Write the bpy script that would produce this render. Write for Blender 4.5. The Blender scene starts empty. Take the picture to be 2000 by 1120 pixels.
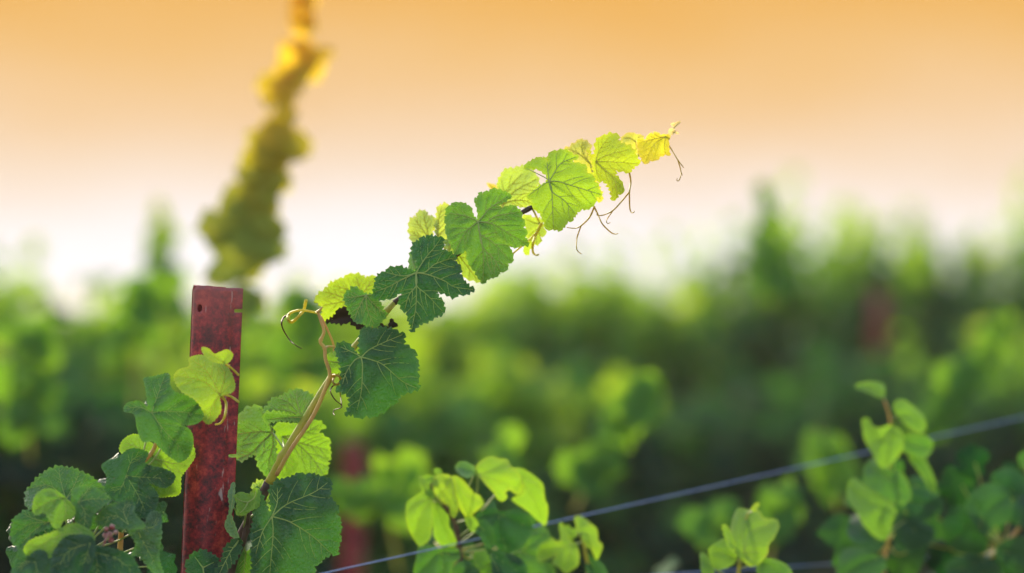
import bpy, math, random
import numpy as np
from mathutils import Vector, Matrix
from mathutils.geometry import delaunay_2d_cdt

random.seed(7)
rng = np.random.default_rng(7)
scene = bpy.context.scene
R = math.radians

# ------------------------------------------------------------------ camera
CAM_H = 1.60          # camera height above the soil (m)
HORIZON = 610.0       # photo row of the horizon (photo is 2000 x 1120)
PX = 0.36 / 2000.0    # one photo pixel at one metre (100 mm lens, 36 mm sensor)
FOCUS = 3.60
cam_data = bpy.data.cameras.new("camera")
cam = bpy.data.objects.new("camera", cam_data)
scene.collection.objects.link(cam)
cam.location = (0, 0, CAM_H)
cam.rotation_euler = (R(90), 0, 0)
cam_data.lens = 100
cam_data.sensor_width = 36
cam_data.shift_y = (HORIZON - 560.0) / 2000.0
cam_data.clip_start = 0.05
cam_data.clip_end = 3000
cam_data.dof.use_dof = True
cam_data.dof.focus_distance = FOCUS
cam_data.dof.aperture_fstop = 1.45
scene.camera = cam

# ------------------------------------------------------------------ sky, sun, exposure
SUN_EL, SUN_AZ = R(24), R(-28)      # azimuth measured from +Y towards +X
world = bpy.data.worlds.new("World")
scene.world = world
world.use_nodes = True
wt = world.node_tree
wt.nodes.clear()


def srgb(r, g, b):
    f = lambda c: (c / 255 / 12.92) if c <= 10 else ((c / 255 + 0.055) / 1.055) ** 2.4
    return (f(r), f(g), f(b), 1.0)


def wn(kind, **kw):
    n = wt.nodes.new(kind)
    for k, v in kw.items():
        setattr(n, k, v)
    return n


w_out = wn("ShaderNodeOutputWorld")
w_tc = wn("ShaderNodeTexCoord")
w_sep = wn("ShaderNodeSeparateXYZ")
wt.links.new(w_tc.outputs["Generated"], w_sep.inputs[0])
w_noise = wn("ShaderNodeTexNoise")
w_noise.inputs["Scale"].default_value = 9.0
w_noise.inputs["Detail"].default_value = 2.0
w_map = wn("ShaderNodeMapping")
w_map.inputs["Scale"].default_value = (1.0, 1.0, 2.5)
wt.links.new(w_tc.outputs["Generated"], w_map.inputs[0])
wt.links.new(w_map.outputs[0], w_noise.inputs["Vector"])
w_nz = wn("ShaderNodeMath", operation="MULTIPLY_ADD")
w_nz.inputs[1].default_value = 0.036
w_nz.inputs[2].default_value = -0.018
wt.links.new(w_noise.outputs["Fac"], w_nz.inputs[0])
w_add = wn("ShaderNodeMath", operation="ADD")
wt.links.new(w_sep.outputs["Z"], w_add.inputs[0])
wt.links.new(w_nz.outputs[0], w_add.inputs[1])
w_mr = wn("ShaderNodeMapRange")
w_mr.inputs["From Min"].default_value = 0.0
w_mr.inputs["From Max"].default_value = 0.12
wt.links.new(w_add.outputs[0], w_mr.inputs["Value"])
w_ramp = wn("ShaderNodeValToRGB")
els = w_ramp.color_ramp.elements
stops = [(0.0, srgb(253, 243, 247)), (0.16, srgb(254, 250, 253)), (0.28, srgb(252, 240, 234)),
         (0.42, srgb(246, 223, 200)), (0.58, srgb(243, 208, 166)), (0.74, srgb(240, 194, 129)),
         (0.88, srgb(238, 184, 104)), (1.0, srgb(237, 178, 90))]
els[0].position, els[0].color = stops[0]
els[1].position, els[1].color = stops[-1]
for p, c in stops[1:-1]:
    e = els.new(p)
    e.color = c
wt.links.new(w_mr.outputs[0], w_ramp.inputs[0])
w_bg1 = wn("ShaderNodeBackground")
w_bg1.inputs[1].default_value = 0.33
wt.links.new(w_ramp.outputs[0], w_bg1.inputs[0])
w_sky = wn("ShaderNodeTexSky", sky_type="NISHITA")
w_sky.sun_disc = False
w_sky.sun_elevation = SUN_EL
w_sky.sun_rotation = SUN_AZ
w_sky.air_density = 1.0
w_sky.dust_density = 1.5
w_sky.ozone_density = 1.0
w_bg2 = wn("ShaderNodeBackground")
w_bg2.inputs[1].default_value = 0.15
wt.links.new(w_sky.outputs[0], w_bg2.inputs[0])
w_f = wn("ShaderNodeMapRange", interpolation_type="SMOOTHSTEP")
w_f.inputs["From Min"].default_value = 0.14
w_f.inputs["From Max"].default_value = 0.34
wt.links.new(w_sep.outputs["Z"], w_f.inputs["Value"])
w_mix = wn("ShaderNodeMixShader")
wt.links.new(w_f.outputs[0], w_mix.inputs[0])
wt.links.new(w_bg1.outputs[0], w_mix.inputs[1])
wt.links.new(w_bg2.outputs[0], w_mix.inputs[2])
wt.links.new(w_mix.outputs[0], w_out.inputs[0])

sun_data = bpy.data.lights.new("sun", "SUN")
sun_data.energy = 2.0
sun_data.angle = R(10)
sun_data.color = (1.0, 0.87, 0.66)
sun = bpy.data.objects.new("sun", sun_data)
scene.collection.objects.link(sun)
sv = Vector((math.sin(SUN_AZ) * math.cos(SUN_EL), math.cos(SUN_AZ) * math.cos(SUN_EL), math.sin(SUN_EL)))
sun.rotation_euler = sv.to_track_quat("Z", "Y").to_euler()
sun.location = sv * 30

scene.view_settings.view_transform = "Standard"
scene.view_settings.look = "None"
scene.view_settings.exposure = 1.64
scene.view_settings.gamma = 1.0
scene.cycles.use_denoising = True
scene.cycles.max_bounces = 8
scene.cycles.transmission_bounces = 6
scene.cycles.diffuse_bounces = 4


# ------------------------------------------------------------------ helpers
def P(px, py, d):
    return Vector(((px - 1000.0) * PX * d, d, CAM_H - (py - HORIZON) * PX * d))


def link(name, verts, faces, mats, parent=None, mat_ids=None, smooth=True, attrs=None):
    me = bpy.data.meshes.new(name)
    me.from_pydata([tuple(v) for v in verts], [], faces)
    for m in mats:
        me.materials.append(m)
    if mat_ids is not None:
        me.polygons.foreach_set("material_index", mat_ids)
    if smooth:
        me.polygons.foreach_set("use_smooth", [True] * len(me.polygons))
    for an, vals in (attrs or {}).items():
        a = me.attributes.new(an, "FLOAT", "POINT")
        a.data.foreach_set("value", vals)
    me.update()
    o = bpy.data.objects.new(name, me)
    scene.collection.objects.link(o)
    if parent is not None:
        o.parent = parent
        o.matrix_parent_inverse = Matrix.Translation(-Vector(parent.location))
    return o


def tag(o, label, cat, group=None, kind=None):
    if label:
        o["label"] = label
    if cat:
        o["category"] = cat
    if group:
        o["group"] = group
    if kind:
        o["kind"] = kind
    return o


def thing(name, loc, label, cat, group=None):
    o = bpy.data.objects.new(name, None)
    o.empty_display_size = 0.1
    scene.collection.objects.link(o)
    o.location = loc
    return tag(o, label, cat, group)


def catmull(pts, n, closed=False):
    pts = [np.array(p, float) for p in pts]
    out = []
    m = len(pts)
    rngs = range(m) if closed else range(m - 1)
    for i in rngs:
        if closed:
            p0, p1, p2, p3 = pts[i - 1], pts[i], pts[(i + 1) % m], pts[(i + 2) % m]
        else:
            p1, p2 = pts[i], pts[i + 1]
            p0 = pts[i - 1] if i > 0 else 2 * p1 - p2
            p3 = pts[i + 2] if i + 2 < m else 2 * p2 - p1
        for k in range(n):
            t = k / n
            out.append(0.5 * (2 * p1 + (p2 - p0) * t + (2 * p0 - 5 * p1 + 4 * p2 - p3) * t * t
                              + (3 * p1 - p0 - 3 * p2 + p3) * t ** 3))
    if not closed:
        out.append(pts[-1])
    return out


def tube(V, Fc, path, radii, seg=8, bump=0.0):
    """append a tapered round tube to V, Fc"""
    path = [Vector(tuple(p)) for p in path]
    n = len(path)
    base = len(V)
    up = Vector((0.31, -0.83, 0.47)).normalized()
    for i, p in enumerate(path):
        t = (path[min(i + 1, n - 1)] - path[max(i - 1, 0)])
        t = t.normalized() if t.length > 1e-9 else Vector((0, 0, 1))
        a = t.cross(up)
        if a.length < 1e-4:
            a = t.cross(Vector((1, 0, 0)))
        a.normalize()
        b = t.cross(a)
        up = -a.cross(t) if False else up
        r = radii[i] * (1 + bump * (random.random() - 0.5))
        for s in range(seg):
            an = 2 * math.pi * s / seg
            V.append(p + a * (r * math.cos(an)) + b * (r * math.sin(an)))
    for i in range(n - 1):
        for s in range(seg):
            s2 = (s + 1) % seg
            Fc.append((base + i * seg + s, base + i * seg + s2, base + (i + 1) * seg + s2, base + (i + 1) * seg + s))
    Fc.append(tuple(base + s for s in reversed(range(seg))))
    Fc.append(tuple(base + (n - 1) * seg + s for s in range(seg)))


def tube_path(pts, r0, r1, n=6, knots=None):
    """pts 3-D control points -> smooth path and radii (nodes swell slightly)"""
    path = catmull(pts, n)
    m = len(path)
    rad = [r0 + (r1 - r0) * (i / (m - 1)) for i in range(m)]
    if knots:
        for i in range(m):
            for kf in knots:
                dd = (i / (m - 1) - kf) * m
                rad[i] *= 1 + 0.35 * math.exp(-dd * dd / 0.6)
    return path, rad


# ------------------------------------------------------------------ materials
def mat_new(name):
    m = bpy.data.materials.new(name)
    m.use_nodes = True
    nt = m.node_tree
    nt.nodes.clear()
    return m, nt


def nn(nt, kind, **kw):
    n = nt.nodes.new(kind)
    for k, v in kw.items():
        setattr(n, k, v)
    return n


def ramp(nt, stops):
    n = nn(nt, "ShaderNodeValToRGB")
    e = n.color_ramp.elements
    e[0].position, e[0].color = stops[0][0], (*stops[0][1], 1)
    e[1].position, e[1].color = stops[-1][0], (*stops[-1][1], 1)
    for p, c in stops[1:-1]:
        x = e.new(p)
        x.color = (*c, 1)
    return n


def leaf_material(name, fine=True, glow_tint=False):
    m, nt = mat_new(name)
    L = nt.links.new
    out = nn(nt, "ShaderNodeOutputMaterial")
    at = nn(nt, "ShaderNodeAttribute", attribute_name="tone")
    tc = nn(nt, "ShaderNodeTexCoord")
    n1 = nn(nt, "ShaderNodeTexNoise")
    n1.inputs["Scale"].default_value = 45
    n1.inputs["Detail"].default_value = 4
    L(tc.outputs["Object"], n1.inputs["Vector"])
    mad = nn(nt, "ShaderNodeMath", operation="MULTIPLY_ADD")
    mad.inputs[1].default_value = 0.13
    mad.inputs[2].default_value = -0.065
    L(n1.outputs["Fac"], mad.inputs[0])
    ad = nn(nt, "ShaderNodeMath", operation="ADD")
    L(at.outputs["Fac"], ad.inputs[0])
    L(mad.outputs[0], ad.inputs[1])
    rim = nn(nt, "ShaderNodeAttribute", attribute_name="rim")
    rm = nn(nt, "ShaderNodeMath", operation="MULTIPLY_ADD")
    rm.inputs[1].default_value = 0.09
    L(rim.outputs["Fac"], rm.inputs[0])
    L(ad.outputs[0], rm.inputs[2])
    base = ramp(nt, [(0.0, (0.026, 0.072, 0.028) if fine else (0.014, 0.034, 0.024)), (0.25, (0.062, 0.155, 0.044)), (0.5, (0.19, 0.37, 0.045) if fine else (0.12, 0.27, 0.04)),  # far leaves: deep shade of the rows painted into the darkest tone
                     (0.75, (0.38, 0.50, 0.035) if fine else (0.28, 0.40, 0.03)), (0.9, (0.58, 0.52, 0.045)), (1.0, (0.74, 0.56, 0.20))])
    L(rm.outputs[0], base.inputs[0])
    trans = ramp(nt, [(0.0, (0.025, 0.16, 0.012)), (0.25, (0.110, 0.32, 0.012)), (0.5, (0.32, 0.58, 0.012)),
                      (0.75, (0.58, 0.68, 0.015)), (0.9, (0.82, 0.66, 0.03)), (1.0, (0.92, 0.70, 0.26))])
    L(rm.outputs[0], trans.inputs[0])
    if glow_tint:      # young yellowish growth, with the warm haze glow painted into its colours
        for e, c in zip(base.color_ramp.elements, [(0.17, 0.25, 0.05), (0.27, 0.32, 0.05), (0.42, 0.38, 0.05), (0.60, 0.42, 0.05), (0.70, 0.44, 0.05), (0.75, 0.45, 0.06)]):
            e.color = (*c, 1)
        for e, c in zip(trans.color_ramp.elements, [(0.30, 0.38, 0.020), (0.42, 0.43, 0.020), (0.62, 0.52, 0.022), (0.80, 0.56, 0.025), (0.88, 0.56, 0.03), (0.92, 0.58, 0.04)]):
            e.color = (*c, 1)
    # the underside is paler and greyer
    geo = nn(nt, "ShaderNodeNewGeometry")
    under = nn(nt, "ShaderNodeMix", data_type="RGBA")
    L(base.outputs[0], under.inputs["A"])
    hs = nn(nt, "ShaderNodeHueSaturation")
    hs.inputs["Saturation"].default_value = 0.72
    hs.inputs["Value"].default_value = 1.35
    L(base.outputs[0], hs.inputs["Color"])
    L(hs.outputs[0], under.inputs["B"])
    L(geo.outputs["Backfacing"], under.inputs["Factor"])
    surf = under.outputs["Result"]
    if fine:        # a few small brown leaf spots
        v2 = nn(nt, "ShaderNodeTexVoronoi")
        v2.inputs["Scale"].default_value = 85
        L(tc.outputs["Object"], v2.inputs["Vector"])
        sr = ramp(nt, [(0.10, (0.75, 0.75, 0.75)), (0.17, (0, 0, 0))])
        L(v2.outputs["Distance"], sr.inputs[0])
        n3 = nn(nt, "ShaderNodeTexNoise")
        n3.inputs["Scale"].default_value = 14
        L(tc.outputs["Object"], n3.inputs["Vector"])
        gate = ramp(nt, [(0.54, (0, 0, 0)), (0.64, (1, 1, 1))])
        L(n3.outputs["Fac"], gate.inputs[0])
        gm = nn(nt, "ShaderNodeMath", operation="MULTIPLY")
        L(sr.outputs[0], gm.inputs[0])
        L(gate.outputs[0], gm.inputs[1])
        sx = nn(nt, "ShaderNodeMix", data_type="RGBA")
        L(gm.outputs[0], sx.inputs["Factor"])
        L(surf, sx.inputs["A"])
        sx.inputs["B"].default_value = (0.10, 0.055, 0.02, 1)
        surf = sx.outputs["Result"]
    pb = nn(nt, "ShaderNodeBsdfPrincipled")
    pb.inputs["Roughness"].default_value = 0.42 if fine else 0.8
    pb.inputs["Specular IOR Level"].default_value = 0.45 if fine else 0.06
    L(surf, pb.inputs["Base Color"])
    tb = nn(nt, "ShaderNodeBsdfTranslucent")
    L(trans.outputs[0], tb.inputs["Color"])
    fac = nn(nt, "ShaderNodeMapRange")
    fac.inputs["To Min"].default_value = 0.20
    fac.inputs["To Max"].default_value = 0.72 if glow_tint else 0.62
    L(at.outputs["Fac"], fac.inputs["Value"])
    mx = nn(nt, "ShaderNodeMixShader")
    L(fac.outputs[0], mx.inputs[0])
    L(pb.outputs[0], mx.inputs[1])
    L(tb.outputs[0], mx.inputs[2])
    L(mx.outputs[0], out.inputs[0])
    if fine:
        vo = nn(nt, "ShaderNodeTexVoronoi", feature="DISTANCE_TO_EDGE")
        vo.inputs["Scale"].default_value = 210
        L(tc.outputs["Object"], vo.inputs["Vector"])
        n2 = nn(nt, "ShaderNodeTexNoise")
        n2.inputs["Scale"].default_value = 160
        n2.inputs["Detail"].default_value = 3
        L(tc.outputs["Object"], n2.inputs["Vector"])
        sm = nn(nt, "ShaderNodeMath", operation="ADD")
        L(vo.outputs["Distance"], sm.inputs[0])
        L(n2.outputs["Fac"], sm.inputs[1])
        bp = nn(nt, "ShaderNodeBump")
        bp.inputs["Strength"].default_value = 0.9
        bp.inputs["Distance"].default_value = 0.0050
        L(sm.outputs[0], bp.inputs["Height"])
        L(bp.outputs[0], pb.inputs["Normal"])
    return m


def simple_material(name, col, rough=0.6, col2=None, scale=60, spec=0.4, metal=0.0, bump=0.0, trans=0.0):
    m, nt = mat_new(name)
    L = nt.links.new
    out = nn(nt, "ShaderNodeOutputMaterial")
    pb = nn(nt, "ShaderNodeBsdfPrincipled")
    pb.inputs["Roughness"].default_value = rough
    pb.inputs["Specular IOR Level"].default_value = spec
    pb.inputs["Metallic"].default_value = metal
    tc = nn(nt, "ShaderNodeTexCoord")
    n1 = nn(nt, "ShaderNodeTexNoise")
    n1.inputs["Scale"].default_value = scale
    n1.inputs["Detail"].default_value = 4
    L(tc.outputs["Object"], n1.inputs["Vector"])
    rp = ramp(nt, [(0.35, col), (0.68, col2 or col)])
    L(n1.outputs["Fac"], rp.inputs[0])
    L(rp.outputs[0], pb.inputs["Base Color"])
    if bump:
        bp = nn(nt, "ShaderNodeBump")
        bp.inputs["Strength"].default_value = bump
        bp.inputs["Distance"].default_value = 0.002
        L(n1.outputs["Fac"], bp.inputs["Height"])
        L(bp.outputs[0], pb.inputs["Normal"])
    if trans:
        tb = nn(nt, "ShaderNodeBsdfTranslucent")
        L(rp.outputs[0], tb.inputs["Color"])
        mx = nn(nt, "ShaderNodeMixShader")
        mx.inputs[0].default_value = trans
        L(pb.outputs[0], mx.inputs[1])
        L(tb.outputs[0], mx.inputs[2])
        L(mx.outputs[0], out.inputs[0])
    else:
        L(pb.outputs[0], out.inputs[0])
    return m


def rust_material():
    m, nt = mat_new("rusty_red_steel")
    L = nt.links.new
    out = nn(nt, "ShaderNodeOutputMaterial")
    pb = nn(nt, "ShaderNodeBsdfPrincipled")
    tc = nn(nt, "ShaderNodeTexCoord")
    n1 = nn(nt, "ShaderNodeTexNoise")
    n1.inputs["Scale"].default_value = 130
    n1.inputs["Detail"].default_value = 6
    n1.inputs["Roughness"].default_value = 0.75
    L(tc.outputs["Object"], n1.inputs["Vector"])
    n0 = nn(nt, "ShaderNodeTexNoise")
    n0.inputs["Scale"].default_value = 38
    n0.inputs["Detail"].default_value = 5
    L(tc.outputs["Object"], n0.inputs["Vector"])
    av = nn(nt, "ShaderNodeMath", operation="MULTIPLY_ADD")
    av.inputs[1].default_value = 0.33
    L(n0.outputs["Fac"], av.inputs[0])
    hv = nn(nt, "ShaderNodeMath", operation="MULTIPLY")
    hv.inputs[1].default_value = 0.68
    L(n1.outputs["Fac"], hv.inputs[0])
    L(hv.outputs[0], av.inputs[2])
    r1 = ramp(nt, [(0.39, (0.030, 0.004, 0.008)), (0.46, (0.14, 0.008, 0.014)), (0.53, (0.30, 0.012, 0.020)),
                   (0.61, (0.50, 0.050, 0.035))])
    L(av.outputs[0], r1.inputs[0])
    # pale flakes and drip streaks along the fold, carried by the vertex attribute 'worn'
    n2 = nn(nt, "ShaderNodeTexNoise")
    n2.inputs["Scale"].default_value = 130
    n2.inputs["Detail"].default_value = 6
    mp = nn(nt, "ShaderNodeMapping")
    mp.inputs["Scale"].default_value = (1.6, 1.6, 0.30)
    L(tc.outputs["Object"], mp.inputs[0])
    L(mp.outputs[0], n2.inputs["Vector"])
    wa = nn(nt, "ShaderNodeAttribute", attribute_name="worn")
    mu = nn(nt, "ShaderNodeMath", operation="MULTIPLY_ADD")
    mu.inputs[1].default_value = 0.31
    L(wa.outputs["Fac"], mu.inputs[0])
    L(n2.outputs["Fac"], mu.inputs[2])
    r2 = ramp(nt, [(0.69, (0, 0, 0)), (0.77, (0.75, 0.75, 0.75))])
    L(mu.outputs[0], r2.inputs[0])
    mx = nn(nt, "ShaderNodeMix", data_type="RGBA")
    L(r2.outputs[0], mx.inputs["Factor"])
    L(r1.outputs[0], mx.inputs["A"])
    mx.inputs["B"].default_value = (0.55, 0.42, 0.37, 1)
    # paler and pinker towards the upper end, blended by height
    sp = nn(nt, "ShaderNodeSeparateXYZ")
    L(tc.outputs["Object"], sp.inputs[0])
    mr = nn(nt, "ShaderNodeMapRange")
    mr.inputs["From Min"].default_value = 1.545
    mr.inputs["From Max"].default_value = 1.63
    mr.inputs["To Max"].default_value = 0.5
    L(sp.outputs["Z"], mr.inputs["Value"])
    mx2 = nn(nt, "ShaderNodeMix", data_type="RGBA")
    L(mr.outputs[0], mx2.inputs["Factor"])
    L(mx.outputs["Result"], mx2.inputs["A"])
    mx2.inputs["B"].default_value = (0.42, 0.14, 0.10, 1)
    L(mx2.outputs["Result"], pb.inputs["Base Color"])
    pb.inputs["Roughness"].default_value = 0.42
    pb.inputs["Specular IOR Level"].default_value = 0.45
    bp = nn(nt, "ShaderNodeBump")
    bp.inputs["Strength"].default_value = 0.35
    bp.inputs["Distance"].default_value = 0.001
    L(n1.outputs["Fac"], bp.inputs["Height"])
    L(bp.outputs[0], pb.inputs["Normal"])
    L(pb.outputs[0], out.inputs[0])
    return m


M_LEAF = leaf_material("vine_leaf")
M_MASS = leaf_material("vine_leaf_far", fine=False)
M_GLOWTINT = leaf_material("glow_tinted_vine_leaf", fine=False, glow_tint=True)
M_VEIN = simple_material("leaf_vein", (0.32, 0.42, 0.09), 0.5, (0.42, 0.48, 0.12), 80, trans=0.12)
M_VEINY = simple_material("young_vein", (0.72, 0.66, 0.09), 0.5, (0.80, 0.70, 0.12), 80, trans=0.5)
M_CANE = simple_material("green_cane", (0.42, 0.44, 0.05), 0.5, (0.62, 0.52, 0.07), 55, bump=0.2, trans=0.2)
M_CANEP = simple_material("pink_cane", (0.62, 0.35, 0.13), 0.45, (0.66, 0.50, 0.10), 40, trans=0.25)
M_BARK = simple_material("brown_cane", (0.075, 0.042, 0.025), 0.7, (0.14, 0.08, 0.05), 90, bump=0.4)
M_DARKBROWN = simple_material("dark_brown_leaf", (0.022, 0.012, 0.009), 0.7, (0.05, 0.026, 0.016), 70, bump=0.4)  # dark brown tone for two leaf pieces on the arching shoot
M_TENDR = simple_material("tendril", (0.55, 0.44, 0.07), 0.5, (0.66, 0.48, 0.10), 60, trans=0.5)
M_TBROWN = simple_material("dry_tendril", (0.13, 0.035, 0.02), 0.6, (0.09, 0.02, 0.02), 60)
M_RUST = rust_material()
M_WIRE = simple_material("galvanised_wire", (0.23, 0.29, 0.44), 0.45, (0.32, 0.39, 0.55), 120, metal=0.35)
M_BERRY = simple_material("dry_berry", (0.25, 0.02, 0.02), 0.5, (0.50, 0.32, 0.22), 160)
M_SOIL = simple_material("vineyard_soil", (0.045, 0.055, 0.022), 0.9, (0.10, 0.075, 0.045), 2.2, bump=0.6)

# ------------------------------------------------------------------ leaves traced one by one
FR = {0: (0, 0, 1.0), 1: (0, 520, 1.867), 2: (400, 520, 3.734), 3: (400, 760, 3.111), 4: (600, 460, 4.667),
      5: (760, 340, 4.667), 6: (940, 220, 4.0), 7: (760, 860, 4.167), 8: (1300, 720, 2.8)}


def near(d):
    return d if d < 3.75 else 3.75 + (d - 3.75) * 0.50


def cv(f, pts):
    ox, oy, s = FR[f]
    return [np.array((ox + x / s, oy + y / s)) for x, y in pts]


def add_teeth(poly, amp, wave):
    out = []
    n = len(poly)
    area = sum(poly[i][0] * poly[(i + 1) % n][1] - poly[(i + 1) % n][0] * poly[i][1] for i in range(n))
    sg = 1.0 if area > 0 else -1.0
    for i in range(n):
        a, b = poly[i], poly[(i + 1) % n]
        d = b - a
        ln = float(np.hypot(*d))
        if ln < 1e-6:
            continue
        nrm = np.array((d[1], -d[0])) / ln * sg
        k = max(1, int(round(ln / wave)))
        out.append(a)
        for j in range(k):
            w = random.uniform(0.6, 1.35)
            t0 = (j + random.uniform(0.50, 0.72)) / k
            out.append(a + d * t0 + nrm * amp * w)
            if j < k - 1:
                out.append(a + d * ((j + 1) / k) - nrm * amp * 0.25 * random.random())
    return out


def inside(poly, pts):
    x, y = pts[:, 0], pts[:, 1]
    res = np.zeros(len(pts), bool)
    j = len(poly) - 1
    for i in range(len(poly)):
        xi, yi = poly[i]
        xj, yj = poly[j]
        c = ((yi > y) != (yj > y)) & (x < (xj - xi) * (y - yi) / (yj - yi + 1e-12) + xi)
        res ^= c
        j = i
    return res


def seg_dist(pts, segs):
    best = np.full(len(pts), 1e9)
    for a, b in segs:
        ab = b - a
        l2 = float(ab @ ab) + 1e-9
        t = np.clip(((pts - a) @ ab) / l2, 0, 1)
        q = a + t[:, None] * ab
        best = np.minimum(best, np.hypot(*(pts - q).T))
    return best


def leaf(parent, f, J, outline, veins, d, tone, gx=0.0, gy=-0.45, cup=0.25, teeth=4.4, wave=10.5, soft=False,
         stem=None, stem_r=2.0, under=False, vein_r=1.6, quilt=1.3, step=4.5, mat=None, twist=0.22, label=None,
         secondaries=True):
    """a leaf blade with raised veins: outline and veins in photo units on a surface that tilts, cups and quilts"""
    d = near(d)
    stem = [(a, b, near(c)) for a, b, c in stem] if stem else None
    poly = cv(f, outline)
    Jp = cv(f, [J])[0]
    vn = []
    for v in veins:
        path = [Jp] + cv(f, v)
        vn.append(catmull(path, 5))
    if soft:
        poly = catmull(poly, 4, closed=True)
        if teeth > 0:
            poly = add_teeth(poly, teeth, wave)
    elif teeth > 0:
        poly = add_teeth(poly, teeth, wave)
    poly = np.array(poly)
    Rl = max(20.0, float(np.percentile(np.hypot(*(poly - Jp).T), 75)))
    second = []
    if secondaries:
        for v_raw in vn:
            v = np.array(v_raw)
            ln = float(np.hypot(*np.diff(v, axis=0).T).sum())
            if ln < 35:
                continue
            others = [(np.array(w)[i], np.array(w)[i + 1]) for w in vn if w is not v_raw for i in range(len(w) - 1)
                      if np.hypot(*(np.array(w)[i] - Jp)) > 14]
            for fr in (0.22, 0.42, 0.61, 0.80):
                for side in (-1, 1):
                    fq = min(0.95, fr + 0.035 * side + random.uniform(-0.03, 0.03))
                    i = min(len(v) - 2, int(fq * (len(v) - 1)))
                    p = v[i].copy()
                    if np.hypot(*(p - Jp)) < 0.20 * Rl:
                        continue
                    t = v[i + 1] - v[i]
                    t /= np.hypot(*t) + 1e-9
                    an = side * R(random.uniform(44, 56))
                    L = ln * (0.60 - 0.40 * fq) * random.uniform(0.9, 1.15)
                    q = [p]
                    for s in range(8):
                        an *= 0.93
                        dr = np.array((t[0] * math.cos(an) - t[1] * math.sin(an), t[0] * math.sin(an) + t[1] * math.cos(an)))
                        q.append(q[-1] + dr * L / 8)
                    q = np.array(q)
                    ok = inside(poly, q)
                    if others:
                        ok[1:] &= seg_dist(q[1:], others) > 6.5
                    if not ok.all():
                        q = q[:max(1, int(np.argmin(ok)))]
                    if len(q) >= 3:
                        second.append(q)
    quilt = quilt * (1.25 if tone < 0.45 else 0.6)
    ph = random.uniform(0, 6.28)
    ph2 = random.uniform(0, 6.28)
    segs = [(v[i], v[i + 1]) for v in [np.array(x) for x in vn] for i in range(len(v) - 1)]
    segs2 = [(v[i], v[i + 1]) for v in second for i in range(len(v) - 1)]

    def depth(pts):
        pts = np.asarray(pts, float).reshape(-1, 2)
        u = (pts - Jp)
        r = np.hypot(u[:, 0], u[:, 1]) / Rl
        th = np.arctan2(u[:, 1], u[:, 0])
        z = gx * u[:, 0] + gy * u[:, 1]                       # photo units
        z = z + cup * Rl * r * r * 0.5
        z = z + twist * Rl * r * r * (np.sin(2 * th + ph) + 0.6 * np.sin(5 * th + ph2)) * 0.5
        if quilt and segs:
            q1 = np.clip(seg_dist(pts, segs) / 15.0, 0, 1)
            q2 = np.clip(seg_dist(pts, segs2) / 7.0, 0, 1) if segs2 else 1.0
            z = z - quilt * (4.2 * (q1 * (2 - q1)) * (0.35 + 0.65 * q2))
        return d + z * PX * d

    x0, y0 = poly.min(0)
    x1, y1 = poly.max(0)
    gp = []
    row = 0
    y = y0 + step * 0.5
    while y < y1:
        x = x0 + (step * 0.5 if row % 2 else 0)
        while x < x1:
            gp.append((x + random.uniform(-0.25, 0.25) * step, y + random.uniform(-0.25, 0.25) * step))
            x += step
        y += step * 0.87
        row += 1
    gp = np.array(gp)
    psegs = [(poly[i], poly[(i + 1) % len(poly)]) for i in range(len(poly))]
    if len(gp):
        gp = gp[inside(poly, gp)]
    if len(gp):
        gp = gp[seg_dist(gp, psegs) > step * 0.45]
    allp = np.vstack([poly, gp]) if len(gp) else poly
    co = [Vector((float(a), float(b))) for a, b in allp]
    n = len(poly)
    res = delaunay_2d_cdt(co, [], [list(range(n))], 1, 1e-4)
    vv = np.array([(v.x, v.y) for v in res[0]])
    dep = depth(vv)
    V = [P(vv[i][0], vv[i][1], dep[i]) for i in range(len(vv))]
    Fc = []
    for t in res[2]:
        t = tuple(t)
        a, b, c = V[t[0]], V[t[1]], V[t[2]]
        nr = (b - a).cross(c - a)
        flip = nr.dot(a - Vector((0, 0, CAM_H))) > 0      # upper side towards the viewer
        if flip != under:
            t = tuple(reversed(t))
        Fc.append(t)
    rd = seg_dist(vv, psegs)
    rim = list(np.clip(1 - rd / 5.0, 0, 1))
    mids = [0] * len(Fc)
    nb = len(V)

    def ribs(lines, ra, rb):
        for v in lines:
            v = np.array(v)
            dd = depth(v)
            off = 0.5 * ra * PX * d
            pth = [P(v[i][0], v[i][1], dd[i] - off * (1.9 if not under else 0.8)) for i in range(len(v))]
            m = len(pth)
            rr = [(ra + (rb - ra) * (i / (m - 1)) ** 0.8) * PX * d for i in range(m)]
            f0 = len(Fc)
            tube(V, Fc, pth, rr, 5)
            mids.extend([1] * (len(Fc) - f0))
    ribs(vn, vein_r, vein_r * 0.40)
    ribs(second, vein_r * 0.52, vein_r * 0.25)
    if stem:
        sp = [P(Jp[0], Jp[1], float(depth([Jp])[0]))] + [P(*p) for p in stem]
        pth, rr = tube_path(sp, stem_r * PX * d * 0.8, stem_r * PX * d * 1.1, 6)
        f0 = len(Fc)
        tube(V, Fc, pth, rr, 7)
        mids.extend([1] * (len(Fc) - f0))
    extra = len(V) - nb
    o = link("leaf", V, Fc, [mat or M_LEAF, M_VEINY if tone > 0.55 else M_VEIN], parent, mids,
             attrs={"tone": [tone] * (nb + extra), "rim": rim + [0.0] * extra})
    if label:
        o["label"] = label
    return o


def stem_part(name, parent, pts, r0, r1, mat, n=8, knots=None, bump=0.0, seg=9):
    """pts: (px, py, depth); radii in photo units at FOCUS scale"""
    V, Fc = [], []
    path, rad = tube_path([P(p[0], p[1], near(p[2])) for p in pts], r0 * PX * FOCUS, r1 * PX * FOCUS, n, knots)
    tube(V, Fc, path, rad, seg, bump)
    return link(name, V, Fc, [mat], parent)


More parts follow.
